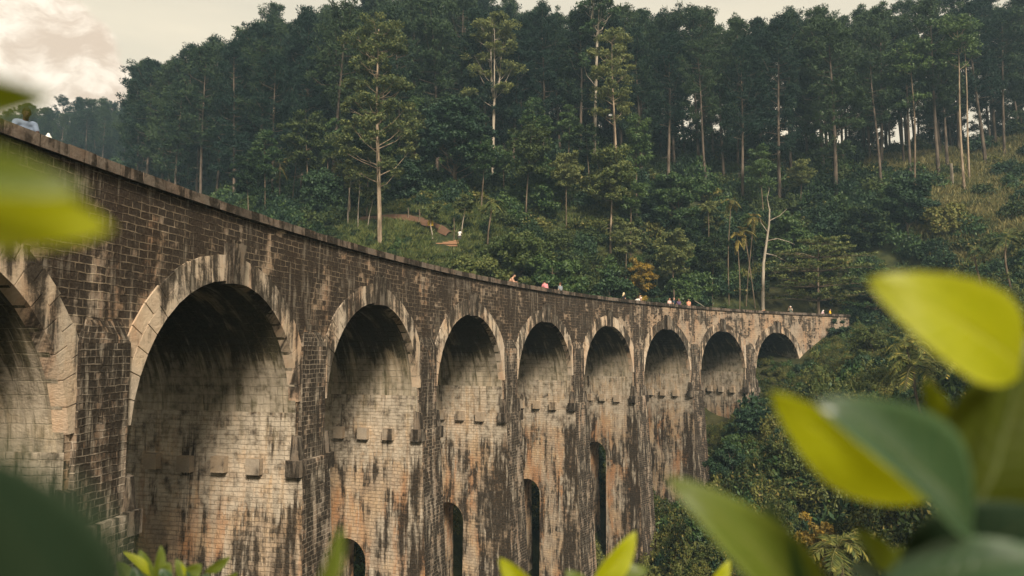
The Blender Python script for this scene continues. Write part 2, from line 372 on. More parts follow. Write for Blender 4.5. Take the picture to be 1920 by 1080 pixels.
def ground(x, y):
    x = np.atleast_1d(np.asarray(x, float)); y = np.atleast_1d(np.asarray(y, float)); sh = x.shape
    q = np.stack([x.ravel(), y.ravel()], 1); out = np.empty(len(q))
    for k in range(0, len(q), 20000):
        b = q[k:k + 20000]; r2 = ((b[:, None] - gp[None, :, :2]) ** 2).sum(-1)
        out[k:k + 20000] = (.5 * r2 * np.log(r2 + 1e-9)) @ TW[:-3] + TW[-3] + b @ TW[-2:]
    d = np.hypot(q[:, 0], q[:, 1] - 90); f = np.clip((d - 190) / 160, 0, 1); f = f * f * (3 - 2 * f)
    out = np.clip(out, -26, 70) * (1 - f) + (-10) * f
    return out.reshape(sh)
def gz(x, y): return float(ground(x, y)[0])
def onground(u, v, D):
    p = at(u, v, D); return np.array([p[0], p[1], gz(p[0], p[1])])
def axis_(a, b, step, far):
    m = np.arange(a, b + .1, step); o = np.array([far * t for t in (.35, .6, 1.0)])
    return np.concatenate([(a - o)[::-1], m, b + o])
gx, gy = axis_(-180, 170, 2.0, 2400), axis_(-40, 290, 2.0, 2400)
GX, GY = np.meshgrid(gx, gy, indexing='ij')
GZ = ground(GX, GY) + rng.normal(size=GX.shape) * .12
b = MB(); b.grid(np.stack([GX, GY, GZ], -1), np.stack([GX, GY], -1), flip=False)
m, t = mat('hillside_soil')
pos = t.n('ShaderNodeNewGeometry').outputs['Position']
n1, n2, n3 = t.noise(pos, .08, 5, .6), t.noise(pos, .9, 6, .65), t.noise(pos, 5, 4)
c = t.mix(t.ramp(n2, .35, .65), (.022, .030, .012), (.055, .060, .022))
c = t.mix(t.ramp(n1, .45, .62, 0, .3), c, (.065, .045, .026))
# the open slope right of the wood is dry grass
sx = t.n('ShaderNodeSeparateXYZ'); t.set(sx.inputs[0], pos)
dry = t.math('MULTIPLY', t.ramp(sx.outputs[0], 56, 66), t.ramp(sx.outputs[2], 14, 20))
c = t.mix(t.math('MULTIPLY', dry, t.ramp(t.noise(pos, .25, 5, .65), .34, .56)), c, t.mix(n2, (.075, .075, .026), (.16, .13, .055)))
finish(t, c, .95, t.math('ADD', n2, t.math('MULTIPLY', n3, .4)), .8, .25, .1)
terrain = link('ground', b.build('ground', m, smooth=True)); tag(terrain, kind='structure')

# ------------------------------------------------------------------ the viaduct
via = empty('stone_viaduct', tuple(P(32, -3.8, -20)), label='long curved stone railway viaduct of tall round arches crossing the wooded valley', cat='viaduct')
via_inv = Matrix.Translation(-Vector(via.location))
def vpart(name, mb, mats, parent=None, smooth=False):
    me = mb.build(name, mats, smooth)
    o = link(name, me, via if parent is None else parent)
    o.matrix_parent_inverse = via_inv if parent is None else Matrix.Identity(4)
    return o
S0, S1 = -19.0, 88.15
CEN = [(-1 + k) * SP for k in range(9)]
def openz(s):
    """bottom of the wall at s: the intrados, or the pier"""
    for c in CEN:
        if abs(s - c) < HA: return ZSP + HB * math.sqrt(max(0, 1 - ((s - c) / HA) ** 2))
    return None
# columns of the wall
cols = [np.linspace(S0, CEN[0] - HA, 9)]
for k, c in enumerate(CEN):
    cols.append(c - HA * np.cos(np.linspace(0, np.pi, 41)))
    if k < 8: cols.append(np.linspace(c + HA, c + SP - HA, 6))
cols.append(np.linspace(CEN[-1] + HA, S1, 12))
for face, off, flip in (('spandrel_wall', 0.0, False), ('rear_wall', -WID, True)):
    mb = MB()
    for seg in cols:
        s = np.asarray(seg); mid = (s[0] + s[-1]) / 2; arch = openz(mid) is not None
        if arch: zb = np.array([ZSP + HB * math.sqrt(max(0, 1 - ((x - mid) / HA) ** 2)) for x in s])
        elif s[0] < CEN[0] - HA - .1 or s[-1] > CEN[-1] + HA + .1: zb = np.full(len(s), -14.0)
        else: zb = np.full(len(s), -4.0)
        tt = np.linspace(0, 1, 9)
        Z = zb[:, None] + (ZTOP - .30 - zb)[:, None] * tt[None]
        S = np.repeat(s[:, None], 9, 1)
        jig = rng.normal(size=Z.shape) * .012
        mb.grid(P(S, off + jig * 0, Z), np.stack([S, Z], -1), flip=not flip)
    vpart(face, mb, M['wall'])
# end face of the far abutment, deck, inside of the parapets
mb = MB(); tt = np.linspace(0, WID, 5); zz = np.array([-8., 0, ZTOP - .3])
mb.grid(P(S1, -np.repeat(tt[:, None], 3, 1), np.repeat(zz[None], 5, 0)), np.stack([np.repeat(tt[:, None], 3, 1), np.repeat(zz[None], 5, 0)], -1), flip=False)
ZD = 3.72
ss = np.linspace(S0, S1, 90)
for o0, z0, o1, z1 in ((-.5, ZD, -.5, ZTOP - .3), (-WID + .5, ZTOP - .3, -WID + .5, ZD)):
    O = np.array([o0, o1]); Z = np.array([z0, z1])
    mb.grid(P(ss[:, None], O[None], Z[None]), np.stack([np.repeat(ss[:, None], 2, 1), np.repeat(Z[None], 90, 0)], -1))
vpart('parapet_lining', mb, M['wall'])
mb = MB(); O = np.array([-.5, -WID + .5])
mb.grid(P(ss[:, None], O[None], ZD), np.stack([np.repeat(ss[:, None], 2, 1), np.repeat(-O[None], 90, 0)], -1), flip=True)
vpart('deck', mb, M['ballast'])
# coping stones, each a little out of line
for name, oc in (('coping', -.19), ('rear_coping', -WID + .19)):
    mb = MB(); s = S0
    while s < S1 - .3:
        L = .86 + rng.normal() * .03; e = min(s + L - .012, S1 + .1); j = rng.normal() * .008; q = rng.normal() * .006
        lo, hi = oc - .36 + q, oc + .33 + q
        mb.hexa([P(s, lo, ZTOP - .31), P(e, lo, ZTOP - .31), P(e, hi, ZTOP - .31), P(s, hi, ZTOP - .31),
                 P(s + .006, lo, ZTOP + j), P(e - .006, lo, ZTOP + j), P(e - .006, hi - .012, ZTOP - .03 + j), P(s + .006, hi - .012, ZTOP - .03 + j)])
        s += L
    vpart(name, mb, M['coping'])
# barrels
for c in CEN:
    mb = MB(); ph = np.linspace(0, np.pi, 41); tt = np.linspace(0.02, WID - .02, 12)
    PH, TT = np.meshgrid(ph, tt, indexing='ij')
    Lz = np.where(PH < np.pi / 2, PH, np.pi - PH) * 4.4
    mb.grid(P(c - HA * np.cos(PH), -TT, ZSP + HB * np.sin(PH)), np.stack([TT + (c > 0) * 0, Lz + ZSP + (PH > np.pi / 2) * 0], -1), flip=True)
    vpart('barrel', mb, M['barrel'], smooth=True)
# arch rings: two courses of dressed voussoirs, staggered
for c in CEN:
    mb = MB()
    for (r0, r1, ph0, n) in ((0.0, .43, 5, 21), (.438, .84, 9, 20)):
        ed = np.radians(np.linspace(ph0, 180 - ph0, n + 1))
        for k in range(n):
            a0, a1 = ed[k] + .0032, ed[k + 1] - .0032
            pr = (.09 if r1 < .6 else .06) + rng.random() * .018; j = rng.normal() * .03 if r1 > .6 else 0
            def pp(a, r, o): return P(c - (HA + r) * math.cos(a), o, ZSP + (HB + r) * math.sin(a))
            mb.hexa([pp(a0, r0, -.3), pp(a1, r0, -.3), pp(a1, r0, pr), pp(a0, r0, pr), pp(a0, r1 + j, -.3), pp(a1, r1 + j, -.3), pp(a1, r1 + j, pr - .02), pp(a0, r1 + j, pr - .02)],
                    suv=[(c - (HA + r) * math.cos(a) + o * .7, ZSP + (HB + r) * math.sin(a)) for a, r, o in ((a0, r0, -.3), (a1, r0, -.3), (a1, r0, pr), (a0, r0, pr), (a0, r1, -.3), (a1, r1, -.3), (a1, r1, pr), (a0, r1, pr))])
    vpart('arch_ring', mb, M['ring'])
    mb = MB()
    for (z0, z1, h, o) in ((ZCR - .10, ZCR + 1.18, .29, .34), (ZCR + 1.18, ZCR + 1.30, .22, .22)):
        mb.hexa([P(c - h, -.2, z0), P(c + h, -.2, z0), P(c + h, o, z0), P(c - h, o, z0), P(c - h - .04, -.2, z1), P(c + h + .04, -.2, z1), P(c + h + .04, o + .03, z1), P(c - h - .04, o + .03, z1)])
    vpart('keystone', mb, M['darkblock'])
# piers
HW = SP / 2 - HA
ZL = -4.02
def ext(z): return 0.0 if z > ZL + .01 else .30 + .045 * (ZL - z)
def hws(z): return HW + (0 if z > ZL + .01 else .02 * (ZL - z))
PT0, PT1 = WID / 2 - 1.15 + .1, WID / 2 + 1.15 + .1
def make_pier(c, base, ptop, sides=(-1, 1)):
    mb = MB()
    zr = np.concatenate([[ZSP, -3.2, ZL + .02, ZL - .02], np.linspace(ZL - .4, base, 26)])
    def tz(t, z):
        e = ext(z)
        if t < PT0: return PT0 + (t - PT0) * (PT0 + e) / PT0
        if t > PT1: return PT1 + (t - PT1) * ((WID - PT1) + e) / (WID - PT1)
        return t
    for sd_ in sides:
        for t0, t1, n, op in ((0, PT0, 6, False), (PT0, PT1, 12, ptop is not None), (PT1, WID, 6, False)):
            ts = np.linspace(t0, t1, n + 1)
            if op: ts = (t0 + t1) / 2 - (t1 - t0) / 2 * np.cos(np.linspace(0, np.pi, n + 1))
            G = np.empty((len(ts), len(zr), 3)); U = np.empty((len(ts), len(zr), 2))
            for a, tq in enumerate(ts):
                rows = zr
                if op:
                    hr = (t1 - t0) / 2; zb = ptop - hr + hr * math.sqrt(max(0, 1 - ((tq - (t0 + t1) / 2) / hr) ** 2))
                    rows = np.concatenate([zr[:4], np.linspace(ZL - .4, zb, len(zr) - 4)])
                for bq, z in enumerate(rows):
                    tt_ = tz(tq, z); G[a, bq] = P(c + sd_ * hws(z), -tt_, z); U[a, bq] = (tt_ + (0 if sd_ < 0 else 31), z)
            mb.grid(G, U, flip=(sd_ > 0), i=0)
    for fr, flip in ((0, True), (1, False)):
        ls = np.linspace(-1, 1, 7); G = np.empty((7, len(zr), 3)); U = np.empty((7, len(zr), 2))
        for a, q in enumerate(ls):
            for bq, z in enumerate(zr):
                o = ext(z) if fr == 0 else -WID - ext(z)
                G[a, bq] = P(c + q * hws(z), o, z); U[a, bq] = (c + q * hws(z), z)
        mb.grid(G, U, flip=flip, i=1)
    if ptop is not None:
        hr = (PT1 - PT0) / 2; mt = (PT0 + PT1) / 2
        path = [(PT0, z) for z in np.linspace(base, ptop - hr, 12)] + [(mt - hr * math.cos(a), ptop - hr + hr * math.sin(a)) for a in np.linspace(.15, np.pi - .15, 11)] + [(PT1, z) for z in np.linspace(ptop - hr, base, 12)]
        sq = np.linspace(-1, 1, 4); G = np.empty((len(path), 4, 3)); U = np.empty((len(path), 4, 2))
        for a, (tq, z) in enumerate(path):
            for bq, q in enumerate(sq): G[a, bq] = P(c + q * hws(z), -tq, z); U[a, bq] = (q * hws(z) + 60, z)
        mb.grid(G, U, flip=False, i=0)
    pier = vpart('pier', mb, [M['pier'], M['shaft']])
    # pilaster on the face above the corbels
    mb = MB(); h = HW - .18
    for z0, z1, o0, o1 in ((ZL, .2, .16, .14), (.2, .75, .14, .0)):
        hh = h if z0 < 0 else h - .25
        mb.hexa([P(c - h, -.2, z0), P(c + h, -.2, z0), P(c + h, o0, z0), P(c - h, o0, z0), P(c - hh, -.2, z1), P(c + hh, -.2, z1), P(c + hh, o1, z1), P(c - hh, o1, z1)])
    vpart('pilaster', mb, M['shaft'], None)
    return pier
def corbels(c, pier, sides=(-1, 1)):
    """stones left standing out to carry the centring, and the dark stub on each front corner"""
    for sd_ in sides:
        f = c + sd_ * (HW + (.01))
        for k in range(5):
            if sd_ > 0 and k > 1: continue
            t0 = 1.30 + (k - 1) * 1.50 if k else -.36
            ww, hh, dp = .58, .60, .25
            z0 = -4.56 + rng.normal() * .015
            s0, s1 = (f - dp, f + .25) if sd_ < 0 else (f - .25, f + dp)
            t1 = t0 + ww
            mb = MB()
            mb.hexa([P(s0, -t1, z0), P(s1, -t1, z0), P(s1, -t0, z0), P(s0, -t0, z0), P(s0, -t1, z0 + hh), P(s1, -t1, z0 + hh), P(s1, -t0, z0 + hh), P(s0, -t0, z0 + hh)])
            if k == 0:
                a0, a1 = (s0 + .12, s1) if sd_ < 0 else (s0, s1 - .12)
                mb.hexa([P(a0, -t1 + .1, z0 + hh + .004), P(a1, -t1 + .1, z0 + hh + .004), P(a1, -t0 - .10, z0 + hh + .004), P(a0, -t0 - .10, z0 + hh + .004),
                         P(a0 + .06, -t1 + .12, z0 + 1.5), P(a1, -t1 + .12, z0 + 1.5), P(a1, -t0 - .2, z0 + 1.42), P(a0 + .06, -t0 - .2, z0 + 1.42)])
            me = mb.build('corbel', M['darkblock' if k == 0 else 'block'])
            o = link('corbel', me, pier); 
PASS = [None, -9.9, -9.7, -9.95, -10.1, -8.3, None, None]
for i in range(8):
    c = CEN[i] + SP / 2
    p0 = P(c, -3, 0); g0 = min(gz(*(P(c, o, 0)[:2])) for o in (1, -3.8, -8))
    pr = make_pier(c, g0 - 3.0, PASS[i])
    corbels(c, pr)
# abutment faces under the first and the last arch
for c, sd_ in ((CEN[0] - HA, 1), (CEN[-1] + HA, -1)):
    mb = MB(); tt = np.linspace(0, WID, 14); zz = np.linspace(ZSP, -14, 20); T2, Z2 = np.meshgrid(tt, zz, indexing='ij')
    mb.grid(P(c, -T2, Z2), np.stack([T2, Z2], -1), flip=(sd_ > 0))
    vpart('abutment', mb, M['pier'])
mb = MB()   # small drain recess stone on the abutment
mb.hexa([P(80.3, -.1, -1.3), P(81.0, -.1, -1.3), P(81.0, .12, -1.3), P(80.3, .12, -1.3), P(80.3, -.1, .35), P(81.0, -.1, .35), P(81.0, .12, .35), P(80.3, .12, .35)])
mb.hexa([P(80.4, -.1, .36), P(80.9, -.1, .36), P(80.9, .2, .36), P(80.4, .2, .36), P(80.4, -.1, .75), P(80.9, -.1, .75), P(80.9, .2, .75), P(80.4, .2, .75)])
vpart('buttress_stone', mb, M['darkblock'])
sU = np.linspace(-9, 89, 2000); uU = px(P(sU, -.2, ZTOP).T)[0]
def bridge_off(x, y):      # distance in front of the face (positive towards the viewer), and arc length
    r = np.hypot(x - BX, y - BY); th = np.arctan2(y - BY, x - BX); return BR - r, (TH0 - th) * BR
def s_at(u): return float(np.interp(u, uU, sU))
# ------------------------------------------------------------------ trees
def V3(*a): return np.array(a, float)
class Leaves:
    def __init__(s): s.V = []; s.Q = []; s.I = []; s.n = 0
    def add(s, VQ, i=0):
        s.V.append(VQ[0]); s.Q.append(VQ[1] + s.n); s.n += len(VQ[0]); s.I.append(np.full(len(VQ[1]), i))
    def mesh(s, name, mats): return np_mesh(name, np.concatenate(s.V), np.concatenate(s.Q), mats, np.concatenate(s.I))
def wavy(h, bend, n, rg, lean=(0, 0)):
    z = np.linspace(0, h, n); t = z / h
    p = np.stack([np.zeros(n), np.zeros(n), z], 1)
    for k in range(2):
        f = rg.uniform(.6, 1.8); q = rg.uniform(0, 6); p[:, k] = bend * (np.sin(f * 3 * t + q) - math.sin(q)) * t + lean[k] * t
    return p
def pine_meshes(H, rg, base=.45, dens=1.0):
    """tall plantation pine: bare straight trunk, dead snags, clumped open crown"""
    path = wavy(H * .97, .35, 12, rg)
    tb = TB(); tb.tube(path, np.linspace(.27, .05, 12), 7)
    lf = Leaves()
    nb = int(44 * dens)
    for k in range(nb):
        t = base + (1 - base) * ((k + rg.random()) / nb)
        c = np.array([np.interp(t * H, path[:, 2], path[:, i]) for i in range(3)])
        u = (t - base) / (1 - base)
        L = (1.1 + 3.1 * math.sin(math.pi * min(1, .18 + .80 * u)) ** .8) * rg.uniform(.55, 1.15)
        if u > .9: L *= .75
        a = k * 2.4 + rg.normal() * .5; el = R_(rg.uniform(-5, 30) + 28 * u)
        d = V3(math.cos(a) * math.cos(el), math.sin(a) * math.cos(el), math.sin(el))
        mid = c + d * L * .55 - V3(0, 0, .12 * L); end = c + d * L + V3(0, 0, .18 * L)
        tb.tube([c, mid, end], [.055, .035, .015], 4)
        for j in range(rg.integers(3, 6)):
            f = rg.uniform(.45, 1.05)
            p = (c + (mid - c) * f / .55 if f < .55 else mid + (end - mid) * (f - .55) / .45) + rg.normal(size=3) * .32
            lf.add(puff(p, rg.uniform(.5, 1.05), int(58 * dens), .50, .13, .72, .45, rg))
    for k in range(9):
        t = rg.uniform(.2, base); c = np.array([np.interp(t * H, path[:, 2], path[:, i]) for i in range(3)]); a = rg.uniform(0, 6.3)
        tb.tube([c, c + V3(math.cos(a), math.sin(a), -.1) * rg.uniform(.5, 1.6)], [.03, .012], 3)
    lf.add(puff(path[-1] + V3(0, 0, .1), .6, 40, .4, .16, 1.3, .3, rg))
    return tb.build('trunk', M['pinebark']), lf.mesh('crown', M['pine'])
def cap_tree(name, loc, rz, H, levels, trunk_r, barkm, leafm, label, cat='tree', group=None, seed=0, lean=(0, 0), fork=None, leafn=120, leaf=(.40, .2), limbup=.6, bend=.3, clr=(.9, 1.5), squash=.6, twigs=True):
    """tree from a trunk path and clumps: levels = list of (height share, radius, number of clumps)"""
    rg = np.random.default_rng(seed + 100)
    r = empty(name, loc, rz, label, cat, group)
    path = wavy(H * .96, bend, 12, rg, lean); tb = TB(); top = H if fork is None else H * fork
    n = 12; lf = Leaves(); mains = []
    if fork is None: tb.tube(path, trunk_r * np.linspace(1, .22, n), 8)
    else:       # the trunk divides into a few rising limbs
        low = path[path[:, 2] <= top]; f0 = np.array([np.interp(top, path[:, 2], path[:, i]) for i in range(3)])
        tb.tube(np.concatenate([low, [f0]]), trunk_r * np.linspace(1, .72, len(low) + 1), 8)
        for k in range(4):
            a = k * 1.75 + seed; R0 = levels[1][1] * (.25, .75, .5, .8)[k]; e = V3(f0[0] + math.cos(a) * R0, f0[1] + math.sin(a) * R0, H * (.97, .88, .92, .84)[k])
            mp = np.array([f0, f0 * .7 + e * .3 + V3(math.cos(a), math.sin(a), 0) * R0 * .18, f0 * .35 + e * .65, e]); mains.append(mp)
            tb.tube(mp, trunk_r * np.array([.55, .42, .30, .14]), 7)
    for hs, rad, nc in levels:
        for k in range(nc):
            a = k * 2.399 + rg.uniform(0, 1.2) + hs * 17; rr = rad * math.sqrt(rg.uniform(.12, 1))
            base_h = max(.08 * H, hs * H - rr * limbup * rg.uniform(.7, 1.5))
            pth = path if fork is None or base_h < top else mains[k % 4]
            c = np.array([np.interp(base_h, pth[:, 2], pth[:, i]) for i in range(3)])
            ax = np.array([np.interp(hs * H, path[:, 2], path[:, i]) for i in range(2)])
            e = V3(ax[0] + math.cos(a) * rr, ax[1] + math.sin(a) * rr, hs * H + rg.normal() * .5)
            m_ = c * .45 + e * .55 + V3(0, 0, -.10 * np.linalg.norm(e - c)) + rg.normal(size=3) * .15
            br = trunk_r * .24
            tb.tube([c, m_, e], [br, br * .6, br * .22], 5)
            R = rg.uniform(*clr)
            for j in range(3):
                o = rg.normal(size=3) * V3(R * .55, R * .55, R * .28)
                lf.add(puff(e + o, R * rg.uniform(.55, .85), int(leafn * .8), leaf[0], leaf[1] * 1.15, squash, .7, rg))
                if twigs: tb.tube([m_ * .3 + e * .7, e + o * .8], [br * .3, br * .1], 3)
    child('trunk', tb.build('trunk', barkm, smooth=True), r)
    child('crown', lf.mesh('crown', leafm), r)
    return r
# --- the pine forest on the hill
PG = 'pines of the forest on the hillside'
PL = 'tall dark pine with bare straight trunk in the forest behind the viaduct'
protos = []
for k in range(7):
    rg = np.random.default_rng(500 + k); Hh = (27, 25, 29, 26, 24, 28, 26)[k]
    tm, cm = pine_meshes(Hh, rg, (.40, .30, .48, .26, .36, .52, .22)[k], (1, 1.1, .95, 1.15, 1.05, .9, 1.2)[k])
    protos.append((tm, cm, Hh))
SKY = np.array([(-60, 200), (60, 192), (150, 178), (215, 186), (244, 165), (262, 128), (295, 103), (335, 115), (372, 82), (432, 62), (482, 42), (530, 12), (545, -8), (600, -40), (900, -40), (945, 0), (985, 16), (1050, 12),
                (1100, 4), (1150, 16), (1200, 10), (1290, 10), (1340, 22), (1388, 46), (1425, 40), (1490, 10), (1560, 26), (1620, 20), (1660, 4), (1700, -14), (2050, -30)], float)
def put_pine(x, y, k=None, top=None, jitter=24):
    z = gz(x, y); k = int(rng.integers(7)) if k is None else k
    tm, cm, Hh = protos[k]
    H = rng.uniform(23, 31)
    u, v = px((x, y, z + H)); lim = np.interp(u, SKY[:, 0], SKY[:, 1]) + rng.random() ** 1.5 * jitter
    if v < lim:
        Hn = at(u, lim, y)[2] - z
        if Hn < 13: return None
        H = Hn
    s = H / Hh; sx = max(.72, min(1.15, s)) * rng.uniform(.9, 1.15)
    r = empty('pine_tree', (x, y, z - .1), rng.uniform(0, 6.28), PL, 'tree', PG); r.rotation_euler[0] = rng.normal() * .025; r.rotation_euler[1] = rng.normal() * .025; r.scale = (sx, sx, s)
    child('trunk', tm, r); child('crown', cm, r)
    return r
pts = []
def far_enough(x, y, d):
    return all((x - a) ** 2 + (y - b_) ** 2 > d * d for a, b_ in pts)
def front(u):     # nearest forest edge, by bearing
    return np.interp(u, (-60, 250, 300, 480, 640, 800, 1000, 1200, 1400, 1600, 1750, 1900, 2000), (150, 130, 116, 106, 102, 108, 113, 112, 108, 106, 106, 112, 112))
tries = 0; n_p = 0
while tries < 14000 and n_p < 258:
    tries += 1
    u = rng.uniform(-40, 1990)
    Dn = front(u); Df = 168 if u < 1250 else 140
    D = Dn + (Df - Dn) * rng.random() ** 1.25
    x = (u - 960) / F * D
    d = 4.2 if D < Dn + 22 else 5.2
    if u > 1500: d = 4.6
    if not far_enough(x, D, d): continue
    if 245 > u: continue
    o = put_pine(x, D)
    if o: pts.append((x, D)); n_p += 1
# the further hill at the left, fainter in the haze
FG = 'trees of the farther hill'
k_ = 0; tries = 0
while k_ < 41 and tries < 6000:
    tries += 1
    u = rng.uniform(20, 330); D = rng.uniform(195, 250); x = (u - 960) / F * D
    if not far_enough(x, D, 4.4): continue
    o = put_pine(x, D, jitter=50)
    if o:
        o['label'] = 'hazy pale tree on the farther wooded hill at the far left'; o['group'] = FG; pts.append((x, D)); k_ += 1
# the wood's back rows, a single mass behind the trees one can tell apart
def merged(k):
    rg = np.random.default_rng(700 + k); tm, cm = pine_meshes(26, rg, (.26, .32, .24)[k], 1.2)
    def arr(me):
        v = np.empty(len(me.vertices) * 3); me.vertices.foreach_get('co', v); q = np.empty(len(me.loops), int); me.loops.foreach_get('vertex_index', q); return v.reshape(-1, 3), q.reshape(-1, 4)
    (v0, q0), (v1, q1) = arr(tm), arr(cm)
    return np_mesh('pine', np.concatenate([v0, v1]), np.concatenate([q0, q1 + len(v0)]), [M['pinebark'], M['pine']], np.concatenate([np.zeros(len(q0)), np.ones(len(q1))]))
back = []
for _ in range(4000):
    u = rng.uniform(240, 1990); D = rng.uniform(128, 176) if u < 1250 else rng.uniform(122, 150); x = (u - 960) / F * D
    if not far_enough(x, D, 4.6 if u < 1250 else 6.0): continue
    z = gz(x, D); H = rng.uniform(20, 29); lim = np.interp(px((x, D, z + H))[0], SKY[:, 0], SKY[:, 1]) + 6 + rng.random() * 30
    H = min(H, at(u, lim, D)[2] - z)
    if H < 11: continue
    pts.append((x, D)); back.append((x, D, z, H / 26))
    if len(back) > 330: break
for _ in range(1500):
    u = rng.uniform(-20, 380); D = rng.uniform(196, 262); x = (u - 960) / F * D
    if not far_enough(x, D, 4.2): continue
    z = gz(x, D); H = rng.uniform(17, 27); lim = np.interp(px((x, D, z + H))[0], SKY[:, 0], SKY[:, 1]) + 4 + rng.random() * 40
    H = min(H, at(u, lim, D)[2] - z)
    if H < 9: continue
    pts.append((x, D)); back.append((x, D, z, H / 26))
BACK = np.array(back)
# --- pale eucalypts standing out from the wood
def hgt(v0, v1, D): return at(960, v1, D)[2] - at(960, v0, D)[2]
E_ = cap_tree
E_('eucalyptus_tree', onground(712, 462, 85), 0.4, hgt(462, 38, 85),
   [(.96, 1.9, 7), (.89, 3.2, 10), (.80, 3.0, 7), (.71, 3.6, 8), (.61, 4.0, 8), (.51, 4.6, 9), (.41, 4.3, 7), (.33, 3.4, 4)], .30, M['eucbark'], M['euc'],
   'tallest pale eucalyptus with tiers of yellow-green foliage, its long trunk meeting the parapet line', seed=1, leafn=150, leaf=(.36, .15), clr=(.8, 1.35), lean=(-.5, 0))
E_('eucalyptus_tree', onground(924, 356, 108), 1.0, hgt(356, 36, 108),
   [(.97, 2.0, 7), (.90, 3.4, 12), (.80, 3.6, 9), (.68, 3.2, 6), (.59, 3.6, 4)], .27, M['whitebark'], M['euc'],
   'pale eucalyptus forking high up on a bare white trunk, rounded crown, in mid forest', seed=2, fork=.50, leafn=140, leaf=(.4, .16), limbup=.9)
E_('eucalyptus_tree', onground(1113, 338, 112), 2.2, hgt(338, 3, 112),
   [(.98, 2.2, 9), (.92, 3.0, 8), (.82, 2.8, 4), (.60, 2.4, 2)], .27, M['whitebark'], M['mid_leaf'],
   'slim leaning eucalyptus with a pinkish white trunk rising to the skyline', seed=3, fork=.80, lean=(-1.6, 0), leafn=120, leaf=(.4, .16), limbup=.9)
E_('eucalyptus_tree', onground(1157, 392, 100), 3.0, hgt(392, 48, 100),
   [(.97, 1.5, 5), (.88, 2.4, 7), (.78, 2.8, 7), (.66, 3.2, 8), (.55, 2.6, 5)], .23, M['eucbark'], M['euc'],
   'eucalyptus with drooping tufts and a straight pale trunk, right of the leaning one', seed=4, leafn=110, leaf=(.38, .15))
E_('eucalyptus_tree', onground(1144, 425, 96), .7, hgt(425, 242, 96),
   [(.95, 1.6, 6), (.85, 2.9, 10), (.73, 3.4, 12), (.62, 2.6, 6), (.35, 1.8, 4)], .17, M['eucbark'], M['lime_leaf'],
   'short eucalyptus with a fluffy yellow-green crown in front of two tall pale trunks', seed=5, leafn=170, leaf=(.36, .16))
E_('young_tree', onground(1274, 430, 100), .2, hgt(430, 258, 100),
   [(.94, 1.4, 6), (.83, 2.3, 9), (.72, 2.5, 9), (.62, 1.8, 5), (.42, 1.3, 3)], .14, M['tanbark'], M['mid_leaf'],
   'slim young tree with an egg-shaped green crown in front of the dark pines', seed=6, leafn=170, leaf=(.36, .18))
E_('eucalyptus_tree', onground(655, 420, 96), .2, hgt(420, 262, 96),
   [(.95, 1.5, 5), (.82, 2.4, 8), (.66, 2.8, 8), (.5, 2.2, 5)], .13, M['eucbark'], M['euc'],
   'lower eucalyptus leaning beside the tallest one, thin olive crown', seed=7, leafn=120, leaf=(.36, .15))
E_('tall_tree', onground(1806, 318, 104), 0, hgt(318, 8, 104), [(.97, 2.5, 7), (.88, 3.0, 7), (.78, 2.0, 3)], .21, M['eucbark'], M['mid_leaf'],
   'very tall slim tree with a pale bare trunk above the dry grass slope', seed=8, leafn=100, lean=(-.4, 0))
E_('tall_tree', onground(1817, 325, 107), 1, hgt(325, 20, 107), [(.96, 2.2, 6), (.86, 2.4, 5)], .17, M['eucbark'], M['mid_leaf'],
   'thinner twin of the tall pale tree, close beside it on the right', seed=9, leafn=100, lean=(-1.2, 0))
E_('tall_tree', onground(1714, 345, 106), 2, hgt(345, 60, 106), [(.95, 2.2, 7), (.85, 2.6, 6), (.6, 2.0, 3)], .18, M['tanbark'], M['mid_leaf'],
   'tall tree with tan trunk at the wood edge behind the round dark bush', seed=10, leafn=110, lean=(-.8, 0))
E_('broadleaf_tree', onground(852, 412, 99), .3, hgt(412, 226, 99),
   [(.95, 2.2, 9), (.84, 3.9, 17), (.70, 4.8, 22), (.56, 5.0, 20), (.44, 4.6, 12)], .32, M['tanbark'], M['dark_leaf'],
   'broad dark round-headed tree left of the white forking trunk', seed=11, leafn=190, leaf=(.42, .22), clr=(1.0, 1.6))
E_('broadleaf_tree', onground(1702, 432, 97), .3, hgt(432, 322, 97), [(.92, 1.4, 7), (.75, 2.2, 12), (.55, 2.4, 12), (.35, 2.0, 8)], .16, M['tanbark'], M['dark_leaf'],
   'compact dark-leaved tree standing at the foot of the grass slope', seed=12, leafn=170, leaf=(.4, .2))
